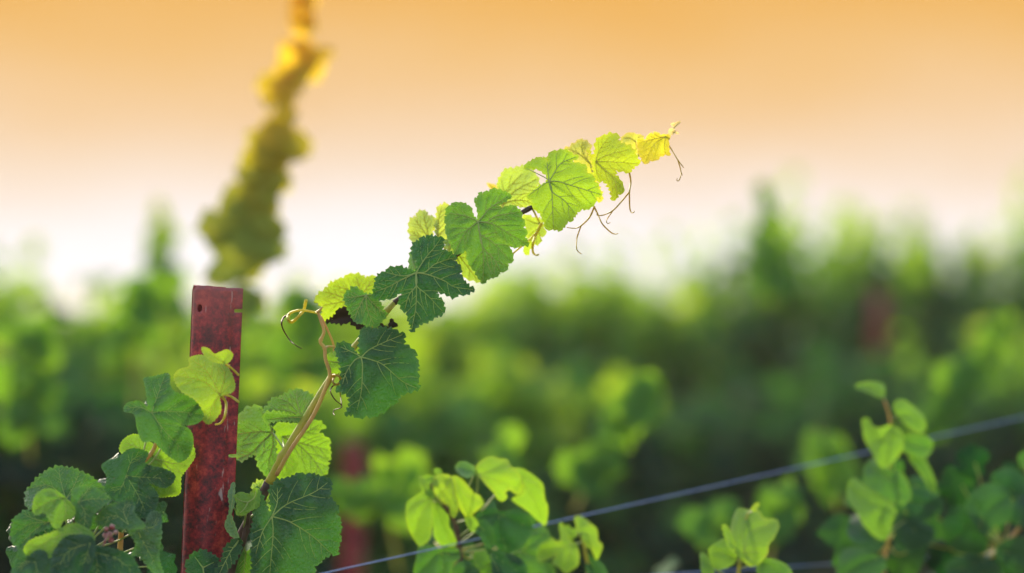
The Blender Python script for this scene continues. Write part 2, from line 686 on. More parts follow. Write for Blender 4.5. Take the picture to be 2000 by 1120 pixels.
def tendril(parent, strands, r0, mat):
    V, Fc = [], []
    for f, pts, d, a, b in strands:
        pp = cv(f, pts)
        n = len(pp)
        p3 = [P(p[0], p[1], d + 0.012 * math.sin(2.2 * i)) for i, p in enumerate(pp)]
        path, rad = tube_path(p3, r0 * a * PX * FOCUS, r0 * b * PX * FOCUS, 8)
        tube(V, Fc, path, rad, 6)
    return link("tendril", V, Fc, [mat], parent)


#SECTION_OBJECTS
# ------------------------------------------------------------------ ground
def build_ground():
    V, Fc = [], []
    ys = [-6, -2, 0, 1.5, 3, 4, 5, 6, 7, 8, 9, 10, 12, 14, 17, 20, 25, 32, 45, 70, 120, 250, 600, 2000]
    for y in ys:
        w = 12 + abs(y) * 1.1
        for i in range(41):
            x = (i / 20 - 1) * w
            z = 0.03 * math.sin(x * 3.1 + y) * math.cos(y * 2.3 - x) if y < 40 else 0.0
            V.append((x, y, z))
    for j in range(len(ys) - 1):
        for i in range(40):
            a = j * 41 + i
            Fc.append((a, a + 1, a + 42, a + 41))
    o = link("ground", V, Fc, [M_SOIL])
    o["kind"] = "structure"


build_ground()


# ------------------------------------------------------------------ generic leaves for everything out of focus
def polar_outline(n=20):
    pts = []
    for i in range(n):
        th = -math.pi + (i + 0.5) * 2 * math.pi / n
        a = abs(math.degrees(th))
        keys = [(0, 1.0), (24, 0.74), (50, 0.90), (78, 0.66), (108, 0.76), (140, 0.60), (165, 0.42), (180, 0.12)]
        for (a0, r0), (a1, r1) in zip(keys, keys[1:]):
            if a0 <= a <= a1:
                r = r0 + (r1 - r0) * (a - a0) / (a1 - a0)
                break
        r *= 1.0 + (0.05 if i % 2 else -0.04)
        pts.append((r * math.sin(th), r * math.cos(th)))
    return pts


OUTL = polar_outline()


def gleaf(V, Fc, T, pos, nrm, tip, size, tone, cup=0.25):
    """append one lobed, cupped leaf blade; pos is where the stalk joins, tip the way it points"""
    nrm = nrm.normalized()
    tip = (tip - nrm * tip.dot(nrm))
    tip = tip.normalized() if tip.length > 1e-5 else nrm.orthogonal().normalized()
    sd = tip.cross(nrm)
    b = len(V)
    c = pos + tip * (0.12 * size)
    V.append(c)
    n = len(OUTL)
    ph = random.uniform(0, 6.28)
    for ring, f in ((0, 0.55), (1, 1.0)):
        for i, (x, y) in enumerate(OUTL):
            h = -cup * f * f * (0.7 + 0.5 * math.sin(2.0 * math.atan2(x, y) + ph)) + 0.09 * f * math.sin(i * 1.9 + ph) * ring
            V.append(pos + sd * (x * f * size) + tip * (y * f * size) + nrm * (h * size))
    for i in range(n):
        j = (i + 1) % n
        Fc.append((b, b + 1 + j, b + 1 + i))
        Fc.append((b + 1 + i, b + 1 + j, b + 1 + n + j, b + 1 + n + i))
    T.extend([tone] * (1 + 2 * n))


def rvec(s=1.0):
    return Vector((random.gauss(0, s), random.gauss(0, s), random.gauss(0, s)))


def shoot_leaves(V, Fc, T, path, size0, size1, tone0, tone1, spacing, tipfrac=1.0, spread=0.6):
    """leaves in two ranks along a shoot; older and larger at its base, young and yellow at its tip"""
    tot = sum((path[i + 1] - path[i]).length for i in range(len(path) - 1))
    acc, nxt, side = 0.0, spacing * 0.5, 1
    ang0 = random.uniform(0, 6.28)
    for i in range(len(path) - 1):
        a, b = path[i], path[i + 1]
        ln = (b - a).length
        while nxt <= acc + ln:
            p = a.lerp(b, (nxt - acc) / max(ln, 1e-6))
            f = nxt / tot
            t = (b - a).normalized()
            o1 = t.orthogonal().normalized()
            o2 = t.cross(o1)
            an = ang0 + (0 if side > 0 else math.pi) + random.uniform(-0.7, 0.7)
            out = o1 * math.cos(an) + o2 * math.sin(an)
            sz = (size0 + (size1 - size0) * f) * random.uniform(0.8, 1.2)
            tone = tone0 + (tone1 - tone0) * f ** 1.4 + random.uniform(-0.08, 0.08)
            nr = out * 0.75 + Vector((0, 0, 0.75)) + rvec(0.35)
            tip = out * 0.6 + Vector((0, 0, -0.7)) + rvec(0.3)
            gleaf(V, Fc, T, p + out * sz * spread, nr, tip, sz, min(1.0, max(0.0, tone)), random.uniform(0.1, 0.4))
            side = -side
            nxt += spacing * random.uniform(0.8, 1.25)
        acc += ln


def canopy_mesh(seed, n_shoot=26, inner=230, tone1=0.62, tin=0.13, tipsize=0.05):
    """one vine's foliage, base at the origin, row along local x, nominal top at z = 1.6"""
    random.seed(seed)
    V, Fc, T = [], [], []
    for k in range(n_shoot):
        x = (k + 0.5) / n_shoot * 1.15 - 0.575 + random.uniform(-0.05, 0.05)
        p = Vector((x, random.uniform(-0.08, 0.08), 0.78 + random.uniform(-0.05, 0.05)))
        top = 1.40 + 0.10 * math.sin(3.1 * x + seed) + 0.12 * random.random()
        if random.random() < 0.15:
            top += 0.10
        lean = Vector((random.uniform(-0.18, 0.18), random.uniform(-0.30, 0.30), 0))
        path = []
        for s in range(9):
            f = s / 8
            path.append(p + lean * f + Vector((0.03 * math.sin(5 * f + k), 0.05 * math.sin(4 * f + 2 * k), (top - p.z) * f)))
        shoot_leaves(V, Fc, T, path, 0.080, tipsize, tin - 0.02, tone1, 0.052)
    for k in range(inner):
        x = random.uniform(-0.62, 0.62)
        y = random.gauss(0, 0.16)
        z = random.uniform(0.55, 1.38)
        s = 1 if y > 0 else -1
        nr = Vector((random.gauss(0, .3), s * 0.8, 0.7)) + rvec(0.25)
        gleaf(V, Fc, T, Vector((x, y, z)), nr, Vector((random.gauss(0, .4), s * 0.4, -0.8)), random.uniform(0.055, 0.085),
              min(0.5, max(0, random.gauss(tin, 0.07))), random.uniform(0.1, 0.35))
    me = bpy.data.meshes.new("foliage")
    me.from_pydata([tuple(v) for v in V], [], Fc)
    me.materials.append(M_MASS)
    me.polygons.foreach_set("use_smooth", [True] * len(me.polygons))
    a = me.attributes.new("tone", "FLOAT", "POINT")
    a.data.foreach_set("value", T)
    a = me.attributes.new("rim", "FLOAT", "POINT")
    a.data.foreach_set("value", [0.0] * len(T))
    me.update()
    return me


def trunk_mesh(seed):
    random.seed(seed)
    V, Fc = [], []
    pts = [Vector((0.02 * math.sin(3 * i), 0.02 * math.cos(2 * i + seed), -0.05 + 0.83 * i / 5)) for i in range(6)]
    path, rad = tube_path(pts, 0.034, 0.024, 4)
    tube(V, Fc, path, rad, 9, 0.25)
    for s in (-1, 1):
        pts = [Vector((0, 0, 0.72)), Vector((s * 0.12, 0.01, 0.78)), Vector((s * 0.34, -0.01, 0.775)), Vector((s * 0.58, 0.01, 0.78))]
        path, rad = tube_path(pts, 0.020, 0.011, 5)
        tube(V, Fc, path, rad, 8, 0.25)
    me = bpy.data.meshes.new("trunk")
    me.from_pydata([tuple(v) for v in V], [], Fc)
    me.materials.append(M_BARK)
    me.polygons.foreach_set("use_smooth", [True] * len(me.polygons))
    me.update()
    return me


CAN = [canopy_mesh(s) for s in (11, 12, 13, 14)] + [canopy_mesh(s, 22, 260, 0.13, 0.01) for s in (15, 16)] + [canopy_mesh(s, 44, 300, 0.62, 0.34, 0.062) for s in (17, 18, 19)]  # leaf tones hold painted row shade (middle pair) and warm upper glow (last three)
TRK = [trunk_mesh(s) for s in (1, 2, 3)]
ROW_ANG = math.atan2(0.767, 0.641)


def grapevine(px, d, top_py, i, label, group, cm=None):
    x = (px - 1000) * PX * d
    top = CAM_H - (top_py - HORIZON) * PX * d
    t = thing("grapevine", (x, d, 0), label, "grapevine", group)
    t.rotation_euler = (0, 0, ROW_ANG + (math.pi if i % 2 else 0) + 0.1 * math.sin(i * 2.7))
    t.scale = (1.0, 1.0, top / 1.60)
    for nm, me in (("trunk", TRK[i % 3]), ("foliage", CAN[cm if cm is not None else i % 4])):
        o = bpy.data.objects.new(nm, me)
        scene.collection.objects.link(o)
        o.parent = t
    return t


def row_d(px, c):
    return c / (0.835 - (px - 1000) * PX)


ROW1 = [(-60, 640, "blurred leafy grapevine at the left edge, left of the low leaf clump"),
        (300, 640, "blurred grapevine in the nearer row directly behind the red stake"),
        (640, 640, "blurred grapevine below the curled yellow tendril, with a dark red stake before it"),
        (960, 640, "blurred bright green grapevine straight below the middle of the arching shoot"),
        (1260, 700, "blurred dark grapevine behind the pale diagonal shoot above the wire"),
        (1540, 720, "blurred dark shaded grapevine between the two out-of-focus shoots right of centre"),
        (1800, 690, "blurred grapevine behind the tall soft shoot that crosses the wire"),
        (2060, 640, "blurred grapevine at the right edge where the upper wire leaves the picture")]
ROW2 = [(-50, 600, "distant blurred grapevine at far left under the white sky"),
        (220, 545, "distant blurred grapevine under the faint pointed shoot left of the stake"),
        (470, 575, "distant blurred grapevine hidden partly behind the red stake top"),
        (740, 575, "distant blurred grapevine behind the lower leaves of the arching shoot"),
        (1000, 520, "distant blurred grapevine rising under the middle leaves of the arching shoot"),
        (1200, 545, "distant blurred grapevine under the white gap of sky right of the arching shoot"),
        (1390, 540, "distant blurred grapevine in the dip left of the pointed shoot"),
        (1570, 455, "distant blurred tall grapevine just right of the pointed shoot"),
        (1750, 470, "distant blurred tall grapevine above the red-brown blurred stake"),
        (1910, 480, "distant blurred grapevine near the right edge above the diagonal pale shoot"),
        (2080, 435, "distant blurred tall grapevine cut by the right edge of the picture")]
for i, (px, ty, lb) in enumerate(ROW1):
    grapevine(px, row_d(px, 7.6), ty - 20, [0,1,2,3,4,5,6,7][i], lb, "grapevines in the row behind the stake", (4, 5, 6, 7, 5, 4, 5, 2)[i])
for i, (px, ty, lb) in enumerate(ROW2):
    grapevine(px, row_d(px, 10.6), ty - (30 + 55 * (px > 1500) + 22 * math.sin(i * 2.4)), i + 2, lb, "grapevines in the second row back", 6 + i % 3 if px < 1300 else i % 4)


def far_rows():
    V, Fc, T = [], [], []
    random.seed(5)
    for c, n in ((13.5, 1500), (16.5, 1500), (19.5, 1500), (27.0, 1400), (42.0, 1400)):
        for k in range(n):
            px = random.uniform(-250, 2250)
            d = row_d(px, c) + random.gauss(0, 0.15)
            x = (px - 1000) * PX * d
            top = 1.52 + 0.10 * math.sin(x * 2.1 + c) + 0.16 * max(0, (px - 1200) / 800)
            z = top - abs(random.gauss(0, 0.30))
            gleaf(V, Fc, T, Vector((x, d, z)), Vector((random.gauss(0, .5), -0.5, 0.8)), Vector((random.gauss(0, .5), -.4, -.7)),
                  random.uniform(0.07, 0.11) * (1 + c / 40), min(1, max(0, random.gauss(0.42, 0.12))), 0.25)
    o = link("far_vine_rows", V, Fc, [M_MASS], None, attrs={"tone": T, "rim": [0.0] * len(T)})
    tag(o, "far vine rows merging into a green band below the sky", None, None, "stuff")


far_rows()


# near row below the frame: the vines that carry the sharp shoots
NEAR = [(250, 3.45, 1235, "leafy grapevine below the red stake, its canopy at the bottom left edge"),
        (760, 3.95, 1230, "leafy grapevine under the sharp wire end at the bottom edge"),
        (1220, 4.25, 1250, "leafy grapevine under the middle of the upper wire"),
        (1640, 4.6, 1215, "dark leafy grapevine at the bottom right below the lower wire"),
        (2060, 4.95, 1150, "dark leafy grapevine filling the bottom right corner beside an orange cane")]
for i, (px, d, ty, lb) in enumerate(NEAR):
    grapevine(px, d, ty, i + 1, lb, "grapevines carrying the near wires", 4 + i % 2)


# ------------------------------------------------------------------ blurred single shoots
def soft_shoot(label, pts, d, blobs, tone0, tone1, name="vine_shoot", r0=7, r1=2, nl=0, size=0.05, grp=None, canemat=None, k=1.12, mat=None, fill=True):
    if fill:
        blobs = blobs + [((a[0] + b[0]) / 2, (a[1] + b[1]) / 2, 0.5 * (a[2] + b[2])) for a, b in zip(blobs, blobs[1:]) if abs(a[0] - b[0]) + abs(a[1] - b[1]) < 140]
    """an upright shoot: cane through pts (photo units), leaves at blobs (px, py, half width) or spread evenly along it"""
    base = P(*pts[0], d)
    t = thing(name, base, label, "vine shoot", grp)
    p3 = [P(x, y, d + 0.02 * math.sin(i)) for i, (x, y) in enumerate(pts)]
    V, Fc = [], []
    path, rad = tube_path(p3, r0 * PX * FOCUS, r1 * PX * FOCUS, 6)
    tube(V, Fc, path, rad, 7)
    link("cane", V, Fc, [canemat or M_CANE], t)
    nn_ = 3 if not fill else 2
    blobs = [(a + random.gauss(0, 0.32) * c, b + random.gauss(0, 0.32) * c, c * (random.uniform(0.7, 1.0) if fill else random.uniform(0.65, 1.0) * (1.25 if b < 200 else 1.0))) for a, b, c in blobs for _ in range(nn_)]
    for bx, by, br in blobs:
        f = min(1.0, max(0.0, (pts[0][1] - by) / (pts[0][1] - pts[-1][1])))
        tone = min(1, max(0, tone0 + (tone1 - tone0) * f + random.uniform(-0.06, 0.06)))
        V, Fc, T = [], [], []
        c = P(bx, by, d + random.uniform(-0.03, 0.03))
        sz = k * br * PX * d
        q = min(path, key=lambda w: (Vector(tuple(w)) - c).length)
        q = Vector(tuple(q))
        tip = (c - q) + Vector((0, 0, -0.5 * sz)) + rvec(0.15 * sz)
        nr = Vector((random.gauss(0, 0.35), -0.85, 0.55 + random.gauss(0, .2)))
        tip = tip if tip.length > 1e-4 else Vector((0, 0, -1))
        gleaf(V, Fc, T, c - tip.normalized() * sz * 0.25, nr, tip, sz, tone, random.uniform(0.15, 0.35))
        link("leaf", V, Fc, [mat or M_MASS], t, attrs={"tone": T, "rim": [0.0] * len(T)})
    return t


random.seed(21)
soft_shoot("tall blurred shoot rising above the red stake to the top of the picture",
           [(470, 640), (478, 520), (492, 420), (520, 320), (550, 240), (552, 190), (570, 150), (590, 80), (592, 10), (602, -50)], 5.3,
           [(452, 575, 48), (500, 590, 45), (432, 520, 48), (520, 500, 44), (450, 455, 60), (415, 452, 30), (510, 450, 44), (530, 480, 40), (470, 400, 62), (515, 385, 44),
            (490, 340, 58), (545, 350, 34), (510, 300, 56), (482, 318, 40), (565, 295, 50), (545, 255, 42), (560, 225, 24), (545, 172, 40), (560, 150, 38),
            (600, 150, 38), (612, 112, 28), (580, 78, 34), (592, 45, 28), (585, 15, 32), (600, -15, 30), (470, 470, 50), (500, 430, 50), (500, 370, 55), (525, 320, 52), (550, 270, 46)][::1], 0.02, 1.0, k=1.1, mat=M_GLOWTINT, fill=False)
soft_shoot("faint pointed shoot against the white sky left of the tall blurred one",
           [(330, 640), (322, 540), (312, 440), (305, 380)], 8.2,
           [(335, 590, 46), (305, 570, 42), (330, 530, 40), (305, 505, 36), (325, 470, 30), (308, 450, 24), (312, 425, 18), (306, 400, 14)], 0.3, 0.75)
soft_shoot("dark green pointed shoot standing out of the blurred vines on the right",
           [(1500, 600), (1497, 500), (1495, 420), (1494, 345)], 7.6,
           [(1505, 560, 40), (1480, 540, 38), (1508, 510, 36), (1490, 490, 32), (1502, 460, 28), (1490, 440, 25), (1498, 415, 22), (1494, 385, 20), (1495, 365, 16)], 0.3, 0.5)
soft_shoot("pale yellow-green blurred shoot leaning right above the wire",
           [(1120, 1000), (1170, 910), (1215, 830), (1262, 745)], 5.7,
           [(1125, 940, 44), (1165, 945, 40), (1150, 890, 46), (1195, 890, 40), (1190, 850, 42), (1225, 830, 42), (1215, 800, 40), (1255, 800, 44), (1250, 765, 44), (1272, 775, 36)], 0.33, 0.47)
soft_shoot("yellow-green blurred shoot leaning right near the right edge",
           [(1780, 860), (1850, 780), (1915, 700), (1975, 620)], 6.0,
           [(1790, 820, 40), (1830, 830, 40), (1835, 780, 44), (1870, 775, 42), (1880, 730, 42), (1910, 725, 42), (1925, 690, 40), (1950, 670, 36), (1965, 640, 28)], 0.33, 0.48)
soft_shoot("round pale blurred shoot tip left of the soft shoot crossing the wire",
           [(1640, 1000), (1620, 920), (1600, 830)], 5.9,
           [(1620, 940, 40), (1650, 910, 40), (1595, 900, 42), (1625, 870, 42), (1595, 850, 38)], 0.3, 0.5)
soft_shoot("bright blurred shoot tip behind the young shoot at the lower wire",
           [(1500, 1130), (1510, 1040), (1520, 950)], 5.2,
           [(1490, 1040, 44), (1540, 1020, 44), (1515, 990, 46), (1545, 965, 36), (1390, 1040, 48), (1420, 1000, 42)], 0.30, 0.42)
soft_shoot("blurred yellowish shoot in front of the vine at the far left edge",
           [(60, 900), (55, 780), (60, 640)], 6.0,
           [(30, 720, 52), (75, 690, 46), (60, 640, 44), (25, 650, 40), (80, 740, 44), (40, 780, 46), (20, 830, 44), (90, 800, 40)], 0.30, 0.46)
soft_shoot("blurred yellowish shoot just left of the red stake",
           [(260, 800), (265, 700), (270, 580)], 6.4,
           [(230, 650, 46), (285, 640, 46), (255, 600, 42), (300, 590, 40), (270, 550, 36), (210, 700, 42), (320, 545, 40)], 0.34, 0.5)
soft_shoot("blurred yellow-green shoot behind the curled yellow tendril",
           [(590, 800), (590, 690), (592, 570)], 6.4,
           [(560, 660, 46), (620, 650, 46), (590, 610, 44), (570, 590, 36), (610, 590, 34), (640, 700, 42), (560, 720, 44)], 0.32, 0.5)
soft_shoot("blurred mid-green shoot low in the gap between stake clump and wire cluster",
           [(780, 1120), (760, 1000), (750, 900)], 5.6,
           [(700, 965, 40), (680, 985, 34), (650, 950, 36), (770, 1000, 52), (720, 960, 46), (790, 930, 44), (750, 900, 40), (970, 900, 46), (1010, 870, 40)], 0.3, 0.5)


# ------------------------------------------------------------------ stakes and wires
def steel_stake(name, label, px_top, py_top, px_bot, py_bot, d, width, fine=True):
    k = PX * d
    top = P(px_top, py_top, d)
    bot = P(px_bot, py_bot, d)
    ax = (bot - top).normalized()                      # runs down the stake
    full = (top.z + 0.12) / -ax.z
    sx = Vector((1, 0, 0)) - ax * ax.x
    sx.normalize()
    sy = Vector((0, 1, 0))
    w = width / 96.0
    prof = [(62, 25), (34, 24), (10, 23.5), (2, 20), (0, 13), (0, 7), (2.5, 2.5), (8, -2.5), (20, -8), (38, -11), (56, -8), (68, -2.5), (75, 1.5), (78, 5), (84, 9), (97, 13)]
    prof = catmull(prof, 3)
    arc = [0.0]
    for i in range(1, len(prof)):
        arc.append(arc[-1] + float(np.hypot(*(prof[i] - prof[i - 1]))))
    A = arc[-1]

    def at(s, t):
        s = min(max(s, 0), A)
        i = min(len(arc) - 2, max(0, int(np.searchsorted(arc, s)) - 1))
        f = (s - arc[i]) / (arc[i + 1] - arc[i] + 1e-9)
        q = prof[i] * (1 - f) + prof[i + 1] * f
        return top + sx * ((q[0] - 48) * k * w) + sy * (q[1] * k * w) + ax * (t * k)

    Tm = full / k
    HC = arc[min(range(len(arc)), key=lambda i: abs(prof[i][0] - 15) + (99 if prof[i][1] > 6 else 0))]
    random.seed(4)
    edge = [(0.0, 1.0), (A * .4, -0.6), (A * .5, 0.8), (A * .6, -1.2), (A * .7, 1.2), (A * .8, 2.4), (A * .93, 1.2), (A, 1.5)]
    right = []
    for ny in (46, 330, 620, 910):
        right += [(A, ny - 4), (A - 15, ny - 3), (A - 16.5, ny), (A - 15, ny + 3.5), (A, ny + 3)]
    outline = edge + right + [(A, Tm), (A * .66, Tm), (A * .33, Tm), (0, Tm)]
    hole = [(HC + 5.5 * math.cos(a), 44 + 8 * math.sin(a)) for a in np.linspace(0, 2 * math.pi, 16, endpoint=False)]
    pts = [np.array(p, float) for p in outline]
    extra = []
    for t in list(range(8, 640, 9)) + list(range(660, int(Tm), 60)):
        for s in arc[1:-1:1]:
            extra.append((s, t + 0.01 * s))
    extra = np.array(extra)
    psegs = [(pts[i], pts[(i + 1) % len(pts)]) for i in range(len(pts))]
    extra = extra[inside(np.array(pts), extra)]
    extra = extra[seg_dist(extra, psegs) > 1.5]
    hs = np.array(hole)
    extra = extra[np.hypot((extra[:, 0] - HC) / 7.5, (extra[:, 1] - 44) / 10) > 1]
    n, m = len(pts), len(hole)
    co = [Vector((float(a), float(b))) for a, b in list(map(tuple, pts)) + hole + list(map(tuple, extra))]
    res = delaunay_2d_cdt(co, [(n + i, n + (i + 1) % m) for i in range(m)], [list(range(n))], 1, 1e-4)
    vv = [(v.x, v.y) for v in res[0]]
    V = [at(*v) for v in vv]
    Fc = []
    for t in res[2]:
        c = np.mean([vv[i] for i in t], axis=0)
        if inside(hs, np.array([c]))[0]:
            continue
        a, b, cc = V[t[0]], V[t[1]], V[t[2]]
        t = tuple(t)
        if (b - a).cross(cc - a).dot(sy) > 0:
            t = tuple(reversed(t))
        Fc.append(t)
    worn = [max(0.0, 1 - abs(s - (A - 26) - 2.5 * math.sin(tt / 17.0) - 1.5 * math.sin(tt / 6.0)) / 7.0) * (0.55 + 0.45 * math.sin(tt / 31.0 + 1.2)) * (1.0 if tt < 420 else 0.5) + 0.5 * max(0, 1 - tt / 5.0) for s, tt in vv]
    o = link(name, V, Fc, [M_RUST], None, attrs={"worn": worn})
    md = o.modifiers.new("thickness", "SOLIDIFY")
    md.thickness = 2.2 * k
    md.offset = -1
    o.modifiers.new("normals", "WEIGHTED_NORMAL")
    return tag(o, label, "stake")


steel_stake("metal_stake", "sharp rusty red steel stake with a hole and side notches left of the arching shoot", 425, 560, 402, 1120, 3.625, 96)
steel_stake("metal_stake", "blurred dark red stake low behind the large bottom leaf of the arching shoot", 690, 862, 686, 1120, 7.7, 44)
steel_stake("metal_stake", "faint red-brown stake end among the distant vines on the right", 1718, 570, 1716, 700, 12.5, 28)


def wire(a, b, ext0, ext1, r, label):
    A, B = P(*a), P(*b)
    V, Fc = [], []
    pts = [A + (B - A) * (ext0 + (ext1 - ext0) * i / 40) for i in range(41)]
    tube(V, Fc, pts, [r] * 41, 8, 0.05)
    o = link("trellis_wire", V, Fc, [M_WIRE])
    tag(o, label, "wire", "trellis wires")


wire((440, 1163, 3.66), (2000, 815, 4.6), 0, 2.4, 0.00105, "upper grey-blue trellis wire rising steeply to the right edge")
wire((430, 1178, 3.66), (2000, 1078, 4.5), 0, 2.4, 0.0011, "lower grey-blue trellis wire running nearly level along the bottom right")

# ------------------------------------------------------------------ the long arching shoot in focus
random.seed(33)
S1 = thing("vine_shoot", P(470, 1180, 3.62), "long sharp arching grapevine shoot reaching from the stake up to the right", "vine shoot", "young vine shoots in the near row")
cane_pts = [(400, 1330, 3.66), (430, 1130, 3.66), (478, 1035, 3.645), (525, 943, 3.63), (556, 885, 3.62), (600, 812, 3.62), (648, 735, 3.625), (700, 668, 3.64),
            (770, 592, 3.65), (870, 515, 3.66), (945, 458, 3.655), (1030, 410, 3.65), (1150, 348, 3.655), (1245, 305, 3.655), (1300, 268, 3.65), (1316, 250, 3.65), (1329, 239, 3.65)]


def split_cane(a, b, r0, r1, mat, knots=None):
    return stem_part("cane", S1, cane_pts[a:b], r0, r1, mat, 8, knots, 0.04)


split_cane(0, 4, 13, 10, M_BARK)
split_cane(3, 9, 8.6, 5.4, M_CANE, [0.18, 0.62, 0.95])
split_cane(8, 13, 5.8, 3.6, M_BARK, [0.4, 0.75])
split_cane(12, 17, 3.5, 0.7, M_CANE)

# leaves from the bottom up; upper tones yellower: young growth plus painted-in warm glow
leaf(S1, 3, (408, 775), [(404, 740), (396, 680), (395, 605), (430, 560), (480, 545), (520, 540), (570, 510), (610, 520), (650, 515), (700, 530), (735, 540),
     (770, 560), (765, 620), (755, 650), (780, 680), (815, 720), (800, 760), (825, 800), (830, 850), (815, 880), (830, 910),
     (810, 960), (810, 1010), (770, 1000), (730, 1020), (700, 1060), (665, 1075), (670, 1120), (600, 1180), (500, 1220),
     (400, 1190), (370, 1130), (285, 1120), (290, 1060), (278, 990), (295, 920), (275, 905), (295, 810), (300, 700),
     (310, 640), (318, 588), (345, 640), (385, 735), (398, 765)],
     [[(500, 700), (660, 630), (745, 570)], [(520, 810), (660, 900), (770, 1005)], [(415, 870), (405, 1000), (390, 1180)],
      [(440, 690), (440, 600)], [(350, 870), (310, 1000)]], 3.575, 0.10, gx=0.22, gy=-0.35, cup=0.55,
     stem=[(510, 990, 3.60), (500, 985, 3.64)], twist=0.2)
leaf(S1, 3, (410, 262), [(402, 245), (360, 170), (355, 130), (325, 100), (285, 110), (245, 110), (240, 145), (215, 145), (200, 180), (200, 230), (190, 300),
     (165, 380), (145, 395), (150, 412), (190, 410), (205, 435), (240, 430), (290, 400), (310, 395), (320, 440), (330, 480), (370, 530),
     (400, 550), (430, 500), (436, 420), (428, 320)],
     [[(330, 260), (190, 275)], [(360, 310), (280, 390), (200, 425)], [(385, 200), (330, 115)], [(415, 340), (390, 440), (395, 530)]],
     3.668, 0.30, gx=-0.15, gy=0.10, cup=0.3, under=True, stem=[(550, 870, 3.64), (557, 885, 3.63)], stem_r=2.2, vein_r=1.6)
leaf(S1, 3, (470, 290), [(440, 300), (425, 220), (470, 205), (520, 212), (600, 205), (640, 198), (688, 192), (715, 212), (740, 240), (692, 232), (690, 268), (730, 290), (762, 310),
     (755, 340), (765, 400), (745, 440), (750, 490), (722, 525), (640, 520), (560, 512), (480, 545), (440, 540), (430, 480), (440, 400)],
     [[(570, 340), (660, 430), (720, 520)], [(600, 270), (690, 220)], [(620, 340), (750, 370)], [(480, 390), (500, 500)]],
     3.70, 0.42, gx=0.1, gy=-0.15, cup=0.3, stem=[(556, 880, 3.65)], vein_r=1.5)
leaf(S1, 3, (585, 165), [(560, 172), (520, 160), (440, 140), (362, 152), (355, 130), (385, 100), (400, 70), (425, 50), (440, 55), (470, 40), (500, 25), (540, 5), (570, -2),
     (600, 15), (640, 30), (660, 45), (665, 70), (650, 110), (620, 150), (600, 175)],
     [[(500, 130), (390, 125)], [(520, 90), (450, 55)], [(560, 70), (560, 10)], [(620, 100), (650, 60)]], 3.645, 0.36, gx=0.15, gy=-0.5, cup=0.5,
     stem=[(597, 818, 3.63)], quilt=0.8)
leaf(S1, 3, (600, 172), [(585, 160), (520, 158), (440, 138), (362, 148), (358, 190), (378, 208), (430, 196), (500, 190), (560, 200), (612, 208)],
     [[(500, 175), (370, 185)]], 3.62, 0.30, gx=0.1, gy=0.5, cup=0.3, under=True, secondaries=False)
leaf(S1, 2, (1140, 665), [(1132, 640), (1125, 560), (1130, 500), (1145, 455), (1190, 440), (1220, 455), (1300, 450), (1370, 460), (1420, 490), (1460, 490), (1450, 530),
     (1450, 570), (1500, 600), (1545, 630), (1535, 660), (1560, 710), (1550, 770), (1560, 820), (1550, 860), (1570, 890), (1530, 905),
     (1480, 920), (1430, 940), (1395, 1000), (1350, 1010), (1330, 1050), (1280, 1070), (1230, 1100), (1180, 1090), (1130, 1110),
     (1080, 1080), (1020, 1090), (1050, 1030), (1060, 960), (1030, 930), (950, 910), (985, 870), (1000, 820), (995, 770),
     (985, 700), (960, 640), (955, 590), (985, 560), (1030, 555), (1070, 590), (1110, 640), (1130, 658)],
     [[(1150, 740), (1140, 920), (1110, 1050)], [(1200, 680), (1300, 720), (1440, 840), (1545, 890)], [(1200, 610), (1300, 560), (1440, 500)],
      [(1090, 690), (1030, 780), (1005, 860)], [(1090, 635), (990, 590)]], 3.575, 0.08, gx=0.12, gy=-0.40, cup=0.5,
     stem=[(690, 690, 3.615), (668, 712, 3.62)], quilt=1.25)
leaf(S1, 2, (990, 700), [(885, 680), (900, 640), (960, 625), (985, 660), (1000, 700), (995, 740), (985, 770), (940, 780), (910, 770), (885, 730)],
     [[(940, 700), (895, 690)]], 3.60, 0.42, gx=-0.2, gy=-0.2, cup=0.5, secondaries=False)
leaf(S1, 4, (535, 545), [(520, 525), (480, 500), (430, 468), (350, 520), (335, 570), (345, 600), (360, 650), (380, 690), (400, 720), (410, 760), (440, 790), (470, 805),
     (510, 800), (530, 820), (560, 825), (590, 820), (640, 835), (660, 800), (690, 770), (720, 730), (720, 700), (690, 680), (680, 640),
     (650, 600), (640, 565), (600, 540), (552, 543)],
     [[(600, 620), (705, 715)], [(550, 680), (610, 815)], [(450, 560), (350, 570)], [(480, 640), (430, 770)], [(590, 545), (635, 565)]], 3.60, 0.22, gx=0.0, gy=-0.45,
     cup=0.5, stem=[(735, 610, 3.64)])
leaf(S1, 4, (480, 570), [(70, 580), (100, 540), (140, 510), (190, 470), (200, 440), (270, 405), (330, 390), (370, 355), (430, 352), (490, 365), (530, 390),
     (560, 375), (620, 370), (640, 400), (630, 440), (620, 520), (600, 575), (520, 600), (480, 640), (380, 645), (355, 655), (330, 670),
     (280, 680), (240, 720), (200, 760), (160, 790), (140, 770), (140, 700), (130, 650), (100, 620)],
     [[(350, 600), (140, 640)], [(340, 570), (250, 535), (150, 515)], [(400, 510), (330, 480), (240, 460)], [(480, 480), (440, 370)], [(540, 480), (610, 390)]],
     3.70, 0.60, gx=0.05, gy=-0.3, cup=0.35, stem=[(740, 615, 3.66)], vein_r=1.5)
leaf(S1, 4, (420, 730), [(165, 785), (230, 750), (260, 720), (275, 680), (350, 650), (390, 700), (430, 720), (480, 790), (550, 815), (530, 850), (490, 860), (440, 830),
     (395, 785), (330, 805), (250, 800)], [[(300, 745), (190, 780)], [(470, 800), (500, 845)]], 3.66, 0.0, gy=0.4, under=True, mat=M_DARKBROWN, secondaries=False,
     vein_r=0.7, label="dark brown leaf curled under the yellow-green ones")
